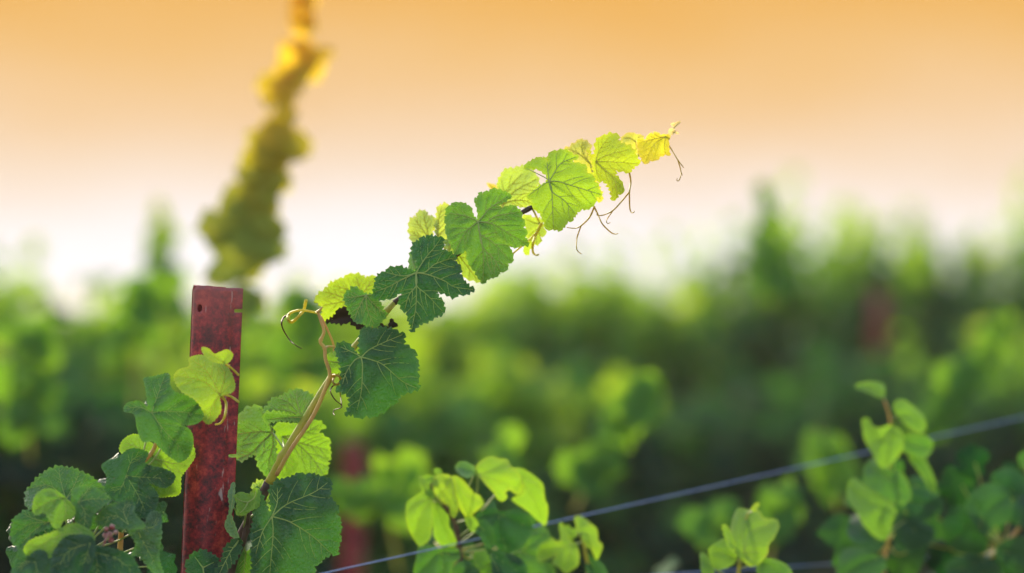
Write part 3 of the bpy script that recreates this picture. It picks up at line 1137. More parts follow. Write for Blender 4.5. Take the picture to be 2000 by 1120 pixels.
leaf(S1, 4, (720, 820), [(630, 835), (660, 800), (740, 838), (752, 790), (770, 755), (790, 785), (830, 830), (760, 842), (700, 848)],
     [[(770, 770)]], 3.655, 0.0, gy=0.3, under=True, mat=M_DARKBROWN, secondaries=False, vein_r=0.7, teeth=2,
     label="dark brown leaf tip below the big five-lobed leaf")
leaf(S1, 4, (993, 342), [(985, 330), (920, 310), (880, 300), (840, 278), (800, 290), (735, 300), (715, 330), (660, 350), (640, 370), (625, 420), (610, 450),
     (620, 480), (600, 520), (605, 580), (640, 585), (670, 590), (720, 580), (780, 575), (820, 540), (860, 510), (870, 540), (835, 590),
     (850, 640), (865, 685), (910, 690), (915, 740), (930, 790), (945, 820), (955, 850), (945, 885), (985, 850), (1020, 815),
     (1060, 800), (1110, 780), (1160, 750), (1200, 730), (1230, 740), (1220, 700), (1260, 680), (1245, 650), (1240, 600), (1200, 570),
     (1175, 530), (1190, 510), (1250, 530), (1300, 555), (1345, 570), (1380, 540), (1450, 540), (1530, 497), (1480, 470), (1430, 410),
     (1390, 350), (1405, 310), (1375, 260), (1340, 230), (1365, 200), (1330, 180), (1290, 150), (1230, 130), (1235, 60), (1240, 20),
     (1150, 10), (1120, 0), (1080, 25), (1050, 10), (1020, 50), (985, 60), (960, 90), (965, 140), (955, 180), (1000, 230),
     (1010, 290), (1002, 325)],
     [[(995, 450), (995, 570), (985, 690), (950, 870)], [(1060, 350), (1150, 375), (1260, 420), (1340, 470), (1510, 495)],
      [(1030, 280), (1090, 190), (1160, 110), (1215, 30)], [(1075, 335), (1160, 265), (1280, 220), (1360, 205)], [(850, 410), (740, 470), (615, 515)],
      [(995, 455), (1100, 550), (1230, 690)], [(995, 455), (930, 540), (890, 670)], [(880, 370), (720, 340)]],
     3.575, 0.06, gx=0.05, gy=-0.42, cup=0.42, stem=[(806, 562, 3.63), (800, 570, 3.65)], quilt=1.3)
leaf(S1, 4, (1000, 330), [(1000, 320), (1005, 230), (975, 140), (962, 90), (935, 190), (930, 260), (932, 330), (965, 325)],
     [[(960, 230), (960, 130)]], 3.62, 0.35, gx=-0.3, cup=0.3, secondaries=False, under=True)
leaf(S1, 5, (810, 435), [(800, 415), (775, 390), (760, 350), (745, 300), (710, 285), (680, 265), (640, 260), (590, 260), (560, 285), (530, 300), (515, 345),
     (525, 380), (505, 410), (520, 460), (510, 500), (525, 560), (540, 600), (560, 640), (585, 690), (600, 735), (640, 730), (690, 705),
     (725, 690), (705, 730), (715, 790), (745, 850), (785, 890), (800, 930), (830, 970), (855, 1005), (890, 970), (930, 950),
     (960, 945), (1000, 920), (1010, 895), (1060, 890), (1085, 850), (1080, 820), (1130, 800), (1130, 770), (1125, 720), (1105, 680),
     (1080, 640), (1030, 615), (990, 595), (965, 560), (973, 528), (1000, 570), (1030, 615), (1080, 640), (1130, 670), (1160, 675), (1200, 655),
     (1275, 655), (1265, 620), (1240, 580), (1260, 520), (1225, 490), (1240, 450), (1210, 400), (1200, 340), (1180, 320), (1130, 285),
     (1090, 290), (1030, 310), (1000, 290), (1040, 260), (1080, 235), (1120, 205), (1080, 170), (1040, 160), (990, 140), (940, 135),
     (910, 160), (880, 155), (855, 185), (830, 165), (815, 190), (800, 220), (775, 225), (785, 270), (800, 310), (808, 360), (812, 412)],
     [[(830, 550), (850, 660), (860, 780), (855, 990)], [(895, 445), (970, 470), (1070, 530), (1255, 640)], [(860, 380), (920, 310), (985, 270), (1080, 205)],
      [(740, 490), (690, 540), (600, 715)], [(770, 410), (680, 380), (550, 360)], [(830, 550), (940, 620), (1080, 770)],
      [(890, 440), (960, 390), (1100, 360), (1190, 345)], [(850, 660), (950, 770), (1010, 880)]],
     3.58, 0.31, gx=0.0, gy=-0.35, cup=0.40, stem=[(940, 430, 3.62), (955, 452, 3.65)], teeth=2.6)
leaf(S1, 5, (360, 580), [(185, 430), (215, 400), (245, 395), (260, 350), (300, 335), (335, 340), (350, 375), (370, 390), (400, 385), (415, 420), (420, 480), (395, 520),
     (390, 570), (330, 590), (270, 620), (215, 625), (190, 560), (180, 490)], [[(340, 480), (310, 350)], [(280, 580), (200, 520)], [(300, 500), (230, 410)]],
     3.70, 0.68, gx=0.0, gy=-0.3, under=True, stem=[(850, 490, 3.67), (870, 512, 3.66)])
leaf(S1, 5, (440, 570), [(430, 560), (420, 440), (435, 350), (455, 290), (480, 285), (525, 270), (545, 300), (530, 340), (535, 420), (540, 480), (550, 600), (490, 595)],
     [[(450, 430), (480, 300)], [(490, 520), (530, 480)]], 3.69, 0.70, gx=0.3, gy=-0.3, under=True, stem=[(880, 505, 3.66)])
leaf(S1, 5, (560, 640), [(490, 600), (560, 610), (620, 690), (700, 690), (730, 790), (770, 870), (832, 985), (770, 970), (700, 950), (660, 890), (650, 840), (600, 790), (550, 740)],
     [[(650, 760), (800, 960)], [(620, 760), (660, 860)]], 3.67, 0.58, gx=0.0, gy=-0.3, under=True, stem=[(870, 512, 3.66)], stem_r=2.6)
leaf(S1, 6, (160, 720), [(125, 590), (130, 540), (150, 500), (170, 460), (205, 440), (250, 440), (300, 425), (340, 425), (390, 450), (430, 490), (450, 540), (430, 600),
     (430, 680), (400, 720), (330, 740), (250, 724), (200, 733), (150, 748), (145, 710), (160, 690), (150, 650), (160, 600)],
     [[(240, 690), (340, 690), (400, 715)], [(220, 650), (300, 590), (435, 520)], [(180, 650), (200, 600), (320, 480)], [(150, 650), (140, 580)]], 3.69, 0.64,
     gx=0.0, gy=-0.3, cup=0.3, under=True, stem=[(1000, 425, 3.66)], vein_r=1.5, stem_r=2.6)
leaf(S1, 6, (110, 610), [(40, 548), (75, 555), (120, 570), (128, 605), (95, 610), (60, 590)], [[(60, 560)]], 3.71, 0.9, secondaries=False, teeth=1.5)
leaf(S1, 6, (530, 540), [(522, 528), (505, 488), (470, 460), (430, 440), (390, 445), (330, 440), (350, 400), (415, 365), (440, 350), (480, 355), (490, 345), (512, 378),
     (520, 340), (545, 305), (590, 300), (640, 290), (680, 300), (720, 330), (765, 345), (720, 372), (690, 392), (730, 392), (780, 400), (830, 430),
     (810, 450), (830, 470), (880, 500), (885, 540), (920, 575), (910, 590), (940, 630), (945, 645), (900, 660), (890, 710),
     (860, 740), (820, 760), (790, 755), (750, 780), (740, 800), (720, 820), (715, 850), (680, 850), (660, 880), (640, 900),
     (625, 925), (560, 915), (500, 910), (490, 860), (470, 820), (460, 790), (430, 770), (400, 740), (390, 690), (350, 655),
     (390, 620), (440, 580), (500, 548)],
     [[(550, 600), (555, 700), (565, 905)], [(600, 540), (700, 570), (830, 610), (938, 642)], [(560, 490), (620, 400), (740, 348)], [(522, 470), (514, 390)],
      [(490, 560), (370, 650)], [(553, 620), (650, 690), (730, 790)], [(500, 510), (350, 435)]],
     3.59, 0.55, gx=0.0, gy=-0.38, cup=0.45, stem=[(1090, 362, 3.62), (1100, 372, 3.65)], teeth=2.6)
leaf(S1, 6, (850, 400), [(640, 290), (690, 270), (730, 240), (770, 210), (800, 215), (840, 235), (855, 290), (820, 300), (860, 350), (885, 420), (890, 500), (940, 640), (942, 695), (900, 690), (860, 600), (830, 470), (780, 410),
     (720, 380), (740, 345), (700, 320)], [[(790, 310), (790, 225)], [(760, 320), (680, 285)], [(890, 560), (930, 680)]], 3.69, 0.80, gx=0.0, gy=-0.3, under=True, stem=[(1160, 342, 3.66)])
leaf(S1, 6, (460, 870), [(315, 820), (350, 800), (400, 820), (470, 840), (490, 900), (505, 955), (460, 965), (455, 1025), (420, 1030), (380, 1070), (345, 1115),
     (330, 1060), (370, 1030), (350, 950), (350, 900)], [[(430, 960), (370, 1020)], [(410, 860), (340, 830)]], 3.70, 0.62, gx=0.0, gy=-0.2, under=True,
     stem=[(1040, 408, 3.66)])
leaf(S1, 6, (895, 385), [(870, 350), (890, 290), (895, 230), (915, 195), (940, 200), (945, 180), (980, 175), (1030, 165), (1070, 170), (1070, 215), (1090, 240), (1130, 250),
     (1180, 280), (1205, 320), (1240, 400), (1200, 420), (1160, 470), (1110, 460), (1050, 450), (1045, 490), (1080, 520), (1110, 570),
     (1110, 630), (1070, 640), (1060, 670), (1020, 690), (1010, 620), (985, 560), (950, 535), (910, 540), (885, 500), (875, 420),
     (850, 350), (825, 290), (842, 288), (880, 360)],
     [[(960, 385), (1080, 390), (1230, 403)], [(920, 300), (1000, 190)], [(950, 440), (1040, 520), (1060, 655)], [(900, 450), (930, 530)], [(970, 340), (1150, 290)]],
     3.61, 0.70, gx=0.0, gy=-0.4, cup=0.5, stem=[(1170, 325, 3.63), (1180, 335, 3.65)], vein_r=1.0)
leaf(S1, 6, (1210, 230), [(1090, 215), (1110, 180), (1160, 155), (1210, 170), (1260, 180), (1270, 200), (1235, 215), (1240, 270), (1225, 330), (1190, 300), (1140, 255), (1090, 240)],
     [[(1160, 200), (1110, 200)], [(1210, 290)], [(1230, 190)]], 3.68, 0.82, gy=-0.3, under=True, stem=[(1250, 300, 3.655)], teeth=2.2)
leaf(S1, 6, (1440, 190), [(1220, 200), (1280, 212), (1310, 165), (1340, 165), (1365, 150), (1400, 175), (1440, 170), (1480, 180), (1465, 220), (1465, 270), (1475, 340), (1440, 330),
     (1400, 345), (1370, 375), (1320, 380), (1290, 405), (1260, 390), (1250, 360), (1230, 330), (1212, 255)],
     [[(1350, 250), (1285, 385)], [(1340, 210), (1230, 240)], [(1430, 270), (1440, 325)], [(1390, 190), (1350, 165)]], 3.62, 0.85, gx=0.0, gy=-0.4, cup=0.5,
     stem=[(1303, 265, 3.65)], teeth=2.2, vein_r=0.9)
leaf(S1, 6, (1490, 150), [(1465, 130), (1490, 120), (1520, 145), (1548, 172), (1510, 162), (1480, 182), (1462, 165)], [[(1530, 165)]], 3.645, 0.97, teeth=1.2, secondaries=False, vein_r=0.7)
leaf(S1, 6, (1500, 100), [(1480, 85), (1510, 80), (1560, 68), (1525, 90), (1500, 112), (1488, 104)], [[(1545, 74)]], 3.65, 0.97, teeth=1.0, secondaries=False, vein_r=0.6)

tendril(S1, [(6, [(885, 735), (845, 820), (780, 885), (730, 905), (668, 898)], 3.63, 2.0, 0.9), (6, [(780, 885), (748, 980), (745, 1060), (760, 1090), (783, 1105)], 3.63, 1.4, 0.8),
             (6, [(880, 735), (908, 790), (945, 870), (1010, 935), (1045, 950), (1068, 946)], 3.64, 1.8, 0.9)], 1.0, M_TENDR)
tendril(S1, [(6, [(1150, 440), (1168, 540), (1158, 620), (1160, 740), (1172, 780), (1190, 782), (1196, 770)], 3.63, 1.9, 0.8),
             (6, [(1158, 620), (1100, 690), (1030, 765), (960, 800), (910, 804), (904, 785)], 3.63, 1.7, 0.9),
             (6, [(1030, 765), (985, 830), (978, 855), (990, 868), (1008, 860)], 3.63, 1.2, 0.7)], 1.0, M_TENDR)
tendril(S1, [(6, [(1440, 215), (1480, 280), (1535, 370), (1580, 430)], 3.64, 1.6, 0.8), (6, [(1535, 370), (1558, 450), (1556, 505), (1540, 535), (1528, 530), (1530, 515)], 3.64, 1.2, 0.7),
             (6, [(1558, 455), (1570, 492)], 3.64, 1.1, 0.7)], 1.0, M_TENDR)
tendril(S1, [(6, [(472, 865), (430, 950), (405, 1020), (402, 1080), (415, 1108), (440, 1114), (448, 1108)], 3.66, 3.2, 1.6), (6, [(430, 940), (380, 990), (250, 1100)], 3.66, 2.2, 1.8)], 1.0, M_VEINY)
# the pink side cane and its curled tendril
V, Fc = [], []
pk = [(540, 928, 3.612), (567, 880, 3.60), (612, 812, 3.595), (640, 748, 3.595), (644, 728, 3.595), (636, 702, 3.595), (634, 680, 3.595), (626, 668, 3.595), (633, 648, 3.595), (627, 628, 3.595), (622, 612, 3.595)]
path, rad = tube_path([P(*p) for p in pk], 4.4 * PX * FOCUS, 2.9 * PX * FOCUS, 6, [0.6, 0.72])
tube(V, Fc, path, rad, 9)
pk = [(636, 680, 3.595), (642, 677, 3.60), (655, 678, 3.60)]
path, rad = tube_path([P(*p) for p in pk], 2.4 * PX * FOCUS, 2.2 * PX * FOCUS, 6)
tube(V, Fc, path, rad, 8)
link("side_cane", V, Fc, [M_CANEP], S1)
o = stem_part("side_cane", S1, [(626, 618, 3.60), (640, 645, 3.605), (651, 672, 3.61), (653, 690, 3.615)], 2.2, 2.4, M_CANEP)
tendril(S1, [(2, [(830, 345), (790, 335), (700, 322), (640, 335), (612, 355), (606, 385), (625, 408), (650, 400), (695, 355), (722, 320), (735, 262), (740, 252)], 3.595, 2.6, 3.4)], 1.0, M_VEINY)
tendril(S1, [(2, [(612, 358), (578, 372), (560, 415), (575, 470), (620, 540), (660, 575), (708, 604)], 3.595, 2.0, 0.7)], 1.0, M_TBROWN)
stem_part("bud", S1, [(620, 610, 3.59), (625, 606, 3.588), (629, 600, 3.587)], 3.4, 1.6, M_CANEP, 5)
tendril(S1, [(2, [(905, 840), (930, 800), (975, 800), (990, 835), (965, 865), (935, 850), (940, 815)], 3.60, 3.0, 2.0)], 1.0, M_TENDR)
tendril(S1, [(2, [(950, 865), (925, 885), (918, 920), (950, 975), (998, 1015), (990, 1035), (945, 1050), (938, 1075), (948, 1088)], 3.61, 1.4, 0.7),
             (2, [(980, 880), (990, 950), (998, 1010), (1000, 1030)], 3.61, 1.2, 0.8)], 1.0, M_TBROWN)

# ------------------------------------------------------------------ small leaves at the foot of the stake
random.seed(41)
S2 = thing("vine_shoot", P(470, 1160, 3.56), "small folded leaves on a dark cane beside the foot of the red stake", "vine shoot", "young vine shoots in the near row")
stem_part("cane", S2, [(430, 1330, 3.62), (450, 1130, 3.61), (476, 1055, 3.60), (484, 1010, 3.60), (482, 1000, 3.60)], 8, 4, M_BARK, bump=0.1)
leaf(S2, 3, (165, 708), [(165, 570), (185, 570), (180, 700), (160, 760), (185, 830), (210, 905), (165, 900), (130, 860), (120, 820), (145, 760), (150, 700), (140, 640)],
     [[(172, 640), (174, 580)], [(160, 800), (190, 890)]], 3.575, 0.34, gx=-0.6, under=True, teeth=1.5, stem=[(470, 1010, 3.59)], secondaries=False)
leaf(S2, 3, (262, 690), [(180, 645), (220, 625), (270, 640), (305, 598), (335, 615), (335, 690), (325, 720), (280, 740), (240, 770), (190, 765), (195, 700), (185, 670)],
     [[(220, 680), (190, 660)], [(240, 730), (210, 755)], [(300, 660), (310, 620)]], 3.57, 0.46, gx=0.2, teeth=1.5, stem=[(476, 1030, 3.60)])
leaf(S2, 3, (350, 720), [(285, 585), (330, 555), (390, 560), (405, 600), (412, 680), (410, 750), (380, 730), (340, 700), (300, 640)],
     [[(340, 620), (330, 570)], [(385, 680), (400, 600)]], 3.63, 0.52, gx=0.2, under=True, stem=[(490, 1010, 3.62)])
leaf(S2, 3, (205, 920), [(60, 1120), (100, 1050), (125, 960), (180, 910), (222, 915), (222, 980), (185, 1040), (125, 1120), (110, 1180)],
     [[(150, 1000), (90, 1120)], [(180, 960), (140, 960)]], 3.58, 0.12, gx=0.5, stem=[(474, 1058, 3.60)])
leaf(S2, 3, (250, 1000), [(150, 1130), (190, 1040), (220, 985), (290, 985), (295, 1030), (280, 1100), (240, 1170)], [[(240, 1080), (230, 1150)]], 3.64, 0.28, gx=0.1, stem=[(474, 1060, 3.60)])
leaf(S2, 1, (740, 1100), [(675, 1085), (700, 1050), (740, 1035), (790, 1060), (800, 1090), (800, 1150), (740, 1190), (690, 1140)], [[(710, 1060)], [(780, 1080)], [(750, 1170)]], 3.56, 0.02,
     stem=[(420, 1180, 3.6)])

# ------------------------------------------------------------------ short shoot crossing in front of the stake
random.seed(52)
S3 = thing("vine_shoot", P(250, 1180, 3.52), "short shoot whose bright yellow-green leaf lies across the red stake", "vine shoot", "young vine shoots in the near row")
stem_part("cane", S3, [(225, 1330, 3.56), (232, 1130, 3.55), (240, 1010, 3.55), (258, 930, 3.55), (296, 885, 3.55), (312, 850, 3.55), (350, 800, 3.55), (410, 775, 3.55), (438, 745, 3.55), (448, 712, 3.55)], 6, 2, M_CANEP, bump=0.05)
leaf(S3, 1, (800, 468), [(690, 337), (720, 325), (760, 330), (800, 345), (840, 385), (857, 435), (845, 460), (812, 470), (800, 480), (805, 530), (765, 575), (740, 560), (745, 540), (715, 490), (660, 455),
     (635, 410), (650, 380), (690, 365)], [[(740, 420), (650, 400)], [(760, 390), (700, 340)], [(820, 400), (800, 350)], [(770, 520), (765, 570)], [(840, 430)]],
     3.515, 0.56, gx=0.0, gy=-0.5, cup=0.4, soft=True, teeth=2.0, wave=9, stem=[(436, 775, 3.55)], vein_r=0.8, stem_r=2.2)
leaf(S3, 1, (815, 350), [(735, 297), (760, 300), (782, 320), (805, 312), (830, 305), (850, 325), (828, 355), (780, 350), (745, 325)], [[(760, 315)], [(835, 320)]], 3.50, 0.60, soft=True,
     teeth=1.0, stem=[(455, 722, 3.54), (466, 733, 3.55)], secondaries=False, vein_r=0.7, stem_r=2.2)
tendril(S3, [(1, [(805, 470), (824, 500), (820, 545), (805, 572), (785, 578)], 3.53, 2.8, 2.0), (1, [(800, 465), (840, 475), (870, 495)], 3.53, 2.6, 2.4)], 1.0, M_VEINY)
leaf(S3, 1, (553, 535), [(540, 522), (530, 440), (525, 410), (570, 400), (615, 392), (620, 430), (638, 458), (700, 480), (745, 540), (725, 570), (690, 580), (645, 575), (690, 595), (705, 640), (690, 690),
     (660, 715), (640, 710), (600, 680), (560, 640), (520, 640), (500, 590), (490, 540), (452, 530), (465, 500), (510, 492), (535, 515)],
     [[(600, 600), (685, 690)], [(620, 530), (735, 540)], [(575, 470), (600, 400)], [(510, 515), (460, 520)]], 3.52, 0.20, gx=0.05, gy=-0.4, cup=0.5, soft=True,
     teeth=1.5, wave=12, stem=[(308, 850, 3.55)], vein_r=1.0)
leaf(S3, 1, (560, 700), [(440, 680), (445, 640), (480, 615), (520, 620), (560, 650), (640, 690), (690, 640), (712, 690), (685, 735), (660, 770), (655, 830), (610, 840), (570, 840), (520, 800),
     (530, 750), (500, 700)], [[(620, 740), (640, 825)], [(500, 660), (455, 645)], [(640, 720), (700, 690)]], 3.60, 0.46, gy=-0.3, soft=True, teeth=2, stem=[(296, 885, 3.55)], vein_r=1.0)
leaf(S3, 1, (460, 765), [(440, 690), (480, 665), (540, 680), (530, 720), (600, 740), (640, 765), (620, 800), (590, 808), (540, 790), (575, 830), (570, 880), (530, 920), (490, 900), (470, 860),
     (420, 855), (385, 820), (390, 770), (370, 730), (400, 705), (435, 700)], [[(520, 770), (625, 775)], [(500, 830), (535, 905)], [(440, 810), (400, 820)], [(480, 710), (520, 685)]],
     3.53, 0.07, gy=-0.45, cup=0.5, soft=True, teeth=1.5, wave=12, stem=[(262, 925, 3.55)], vein_r=0.9)

# ------------------------------------------------------------------ low clump left of the stake
random.seed(63)
S4 = thing("vine_shoot", P(130, 1180, 3.45), "low dense clump of green leaves with red dried berries in the bottom left corner", "vine shoot", "young vine shoots in the near row")
stem_part("cane", S4, [(120, 1330, 3.52), (130, 1150, 3.50), (140, 1060, 3.49), (150, 1000, 3.48), (155, 965, 3.48)], 6, 3, M_BARK, bump=0.1)
leaf(S4, 1, (240, 850), [(90, 860), (95, 820), (140, 770), (170, 745), (215, 730), (270, 740), (330, 765), (370, 800), (400, 850), (380, 870), (250, 880), (180, 860), (140, 900), (100, 880)],
     [[(180, 800), (110, 810)], [(220, 780), (215, 735)], [(300, 800), (370, 810)], [(270, 800), (290, 750)]], 3.52, 0.22, gy=-0.6, cup=0.5, vein_r=0.9, stem=[(150, 990, 3.49)])
leaf(S4, 1, (232, 845), [(120, 882), (135, 830), (180, 812), (220, 830), (250, 860), (275, 890), (260, 920), (230, 930), (215, 960), (190, 945), (165, 900), (130, 908)],
     [[(180, 860), (130, 890)], [(240, 900), (220, 950)], [(200, 835), (170, 820)]], 3.46, 0.34, gy=-0.4, cup=0.5, soft=True, teeth=2.4, wave=8, vein_r=0.9, stem=[(150, 990, 3.49)])
leaf(S4, 1, (285, 860), [(270, 810), (330, 800), (380, 830), (405, 850), (370, 880), (340, 910), (330, 950), (300, 980), (275, 930), (268, 890), (260, 850)],
     [[(330, 850), (395, 850)], [(310, 900), (305, 970)], [(310, 830), (330, 805)]], 3.47, 0.22, gy=-0.5, cup=0.5, soft=True, teeth=2.4, wave=8, vein_r=0.9, stem=[(152, 985, 3.49)])
leaf(S4, 1, (172, 935), [(40, 970), (50, 920), (90, 890), (130, 900), (180, 915), (188, 950), (150, 965), (110, 985), (75, 1030), (45, 1010)],
     [[(110, 940), (50, 980)], [(120, 920), (80, 900)], [(130, 960), (75, 1015)]], 3.50, 0.14, gy=-0.5, vein_r=0.9, stem=[(150, 1000, 3.49)])
leaf(S4, 1, (470, 945), [(345, 935), (380, 880), (440, 860), (480, 850), (492, 880), (490, 900), (530, 950), (480, 960), (400, 952)], [[(420, 910), (360, 930)], [(450, 890), (470, 860)]], 3.47, 0.24, gy=-0.7, soft=True, teeth=2.2, wave=8, vein_r=0.9, stem=[(240, 1040, 3.50)])
leaf(S4, 1, (300, 975), [(85, 1040), (110, 1000), (170, 980), (215, 960), (270, 938), (312, 955), (342, 978), (335, 1005), (240, 1000), (205, 1025), (185, 1062), (130, 1055), (95, 1082)],
     [[(210, 985), (100, 1050)], [(270, 950)]], 3.44, 0.46, gy=-0.7, soft=True, teeth=2.4, wave=8, vein_r=0.9, stem=[(150, 1060, 3.49)])
leaf(S4, 1, (330, 1010), [(190, 1060), (210, 1020), (245, 985), (330, 985), (345, 1030), (330, 1100), (260, 1180), (190, 1140)], [[(250, 1040), (210, 1110)], [(300, 1100)]], 3.42, 0.04, gy=-0.5, soft=True, teeth=2.4, wave=8, vein_r=0.9, stem=[(160, 1110, 3.49)])
leaf(S4, 1, (350, 1045), [(300, 1060), (330, 1020), (400, 1028), (470, 1050), (505, 1100), (510, 1150), (400, 1190), (300, 1150)], [[(430, 1070), (500, 1130)], [(360, 1150)]], 3.43, 0.05, gy=-0.6, soft=True, teeth=2.4, wave=8, vein_r=0.9, stem=[(180, 1120, 3.49)])
leaf(S4, 1, (130, 1080), [(45, 1100), (60, 1060), (75, 1030), (100, 1060), (140, 1035), (185, 1060), (195, 1130), (120, 1180), (50, 1150)], [[(90, 1080), (60, 1110)], [(140, 1150)]], 3.43, 0.10, gy=-0.5, soft=True, teeth=2.4, wave=8, vein_r=0.9, stem=[(140, 1130, 3.49)])
leaf(S4, 1, (500, 962), [(462, 965), (490, 948), (520, 960), (545, 900), (585, 905), (588, 980), (580, 1060), (597, 1135), (560, 1120), (510, 1060), (480, 1055), (495, 1010)],
     [[(530, 1020), (580, 1110)], [(560, 950), (580, 920)]], 3.49, 0.16, gx=0.4, gy=-0.1, soft=True, teeth=2.4, wave=8, under=True, vein_r=0.9, stem=[(245, 1040, 3.50)])
V, Fc = [], []
for i, (bx, by, br) in enumerate([(208, 1034, 5), (219, 1030, 6), (214, 1045, 7), (226, 1040, 5), (205, 1046, 5), (217, 1056, 6)]):
    c = P(bx, by, 3.44 + 0.004 * (i % 3))
    r = br * PX * 3.44
    ax = rvec().normalized()
    pth = [c + ax * (r * u) for u in (-1, -0.85, -0.5, 0, 0.5, 0.85, 1)]
    tube(V, Fc, pth, [r * 0.15, r * 0.55, r * 0.88, r, r * 0.86, r * 0.5, r * 0.12], 9, 0.12)
tube(V, Fc, [P(195, 1085, 3.45), P(203, 1062, 3.44), P(212, 1040, 3.44)], [0.002, 0.0016, 0.0012], 6)
link("berry_cluster", V, Fc, [M_BERRY], S4)


def fill_leaves(parent, spots, d, tone, canept, mat=None):
    """more leaves of the same clump behind the traced ones"""
    for bx, by, br in spots:
        V, Fc, T = [], [], []
        dd = d + random.uniform(-0.02, 0.03)
        c = P(bx, by, dd)
        gleaf(V, Fc, T, c, Vector((random.gauss(0, 0.45), -0.8, random.uniform(-0.1, 0.8))), Vector((random.gauss(0, 0.6), 0, random.uniform(-1, 0.2))),
              br * PX * dd, max(0.0, tone + random.uniform(-0.08, 0.10)), random.uniform(0.2, 0.5))
        nb = len(V)
        path, rad = tube_path([c, c.lerp(P(*canept), 0.5) + Vector((0, 0, -0.01)), P(*canept)], 0.0010, 0.0014, 5)
        mi = [0] * len(Fc)
        tube(V, Fc, path, rad, 6)
        mi += [1] * (len(Fc) - len(mi))
        T += [tone] * (len(V) - nb)
        link("leaf", V, Fc, [mat or M_LEAF, M_CANE if mat else M_VEIN], parent, mi, attrs={"tone": T, "rim": [0.0] * len(V)})


fill_leaves(S4, [(40, 1075, 42), (90, 1110, 45), (120, 960, 45), (170, 1000, 50), (215, 985, 42), (255, 1010, 45), (290, 1060, 45), (310, 1105, 48), (230, 1090, 50), (160, 1095, 46),
                 (75, 1020, 44), (265, 950, 40), (30, 1030, 34), (320, 1000, 30)], 3.56, 0.05, (145, 1080, 3.53))
fill_leaves(S3, [(230, 900, 42), (300, 930, 42), (275, 880, 36), (330, 850, 36), (225, 950, 40), (300, 800, 34)], 3.60, 0.12, (262, 925, 3.56))

# ------------------------------------------------------------------ soft young clusters on the wires
def yl(parent, f, J, outline, veins, d, tone, stem, gx=0.0, gy=-0.4, cup=0.5, **kw):
    kw.setdefault("teeth", 2.4)
    kw.setdefault("wave", 8)
    return leaf(parent, f, J, outline, veins, d, max(0.03, tone - 0.06), gx=gx, gy=gy, cup=cup, soft=True, stem=[stem], vein_r=0.8, stem_r=1.8, step=6, secondaries=False, **kw)


random.seed(74)
S5 = thing("vine_shoot", P(898, 1180, 4.05), "bushy cluster of round bright leaves where the upper wire passes, left of centre bottom", "vine shoot", "young vine shoots in the near row")
stem_part("cane", S5, [(905, 1330, 4.08), (900, 1120, 4.06), (896, 1070, 4.06), (889, 1022, 4.05), (870, 990, 4.04), (850, 962, 4.04), (843, 940, 4.04)], 8, 3, M_BARK, bump=0.1)
c1 = (868, 986, 4.04)
yl(S5, 7, (365, 480), [(145, 520), (180, 480), (260, 430), (330, 400), (365, 440), (360, 500), (350, 560), (350, 650), (345, 720), (330, 800), (260, 860), (220, 830), (170, 740), (150, 690), (140, 600)],
   [[(270, 580), (200, 780)], [(240, 500), (160, 560)]], 4.0, 0.52, c1)
yl(S5, 7, (370, 500), [(350, 560), (380, 500), (430, 560), (480, 620), (485, 700), (520, 760), (545, 850), (460, 865), (400, 830), (370, 780), (362, 700)], [[(430, 680), (500, 840)]], 4.02, 0.46, c1)
yl(S5, 7, (300, 400), [(245, 300), (275, 300), (310, 340), (330, 400), (360, 440), (300, 440), (265, 390)], [[(260, 320)]], 4.03, 0.5, c1)
yl(S5, 7, (340, 300), [(285, 300), (320, 288), (365, 295), (350, 340), (310, 350)], [[(300, 310)]], 4.0, 0.45, c1)
yl(S5, 7, (410, 290), [(368, 250), (385, 232), (415, 240), (425, 275), (415, 295), (385, 285)], [[(390, 250)]], 4.02, 0.45, (858, 960, 4.04))
yl(S5, 7, (500, 300), [(355, 340), (380, 295), (440, 280), (500, 295), (540, 350), (535, 420), (555, 490), (560, 560), (530, 630), (500, 600), (490, 540), (450, 510), (400, 470), (370, 420)],
   [[(450, 400), (400, 440)], [(520, 420), (535, 600)]], 3.98, 0.60, c1)
yl(S5, 7, (520, 320), [(510, 310), (550, 295), (600, 330), (680, 420), (740, 460), (770, 510), (740, 550), (690, 590), (640, 630), (600, 590), (570, 530), (540, 440)],
   [[(610, 430), (740, 510)], [(590, 480), (630, 600)]], 4.0, 0.58, c1)
yl(S5, 7, (660, 640), [(620, 640), (650, 610), (690, 630), (725, 690), (710, 730), (670, 745), (640, 700)], [[(690, 710)]], 4.0, 0.5, (889, 1022, 4.05))
yl(S5, 7, (700, 265), [(540, 220), (580, 180), (630, 180), (690, 220), (710, 260), (680, 290), (620, 300), (570, 270)], [[(630, 240), (560, 220)]], 4.0, 0.32, (890, 1005, 4.05), under=True)
yl(S5, 7, (722, 280), [(700, 270), (720, 200), (780, 150), (840, 135), (900, 155), (960, 160), (985, 210), (1040, 250), (1080, 340), (1080, 400), (1060, 435), (1020, 430), (980, 400), (940, 430),
   (960, 460), (920, 495), (880, 470), (850, 420), (800, 370), (740, 300)], [[(820, 250), (950, 190)], [(860, 320), (1060, 400)], [(830, 370), (910, 480)]], 3.99, 0.56, (930, 1000, 4.05), cup=0.7)
yl(S5, 7, (1010, 270), [(1000, 250), (1060, 230), (1130, 260), (1200, 310), (1250, 370), (1265, 480), (1290, 540), (1285, 620), (1270, 690), (1220, 660), (1160, 600), (1080, 540), (1000, 480), (1080, 440), (1090, 340)],
   [[(1130, 400), (1250, 640)], [(1150, 330), (1240, 400)]], 4.05, 0.52, (940, 1000, 4.06))
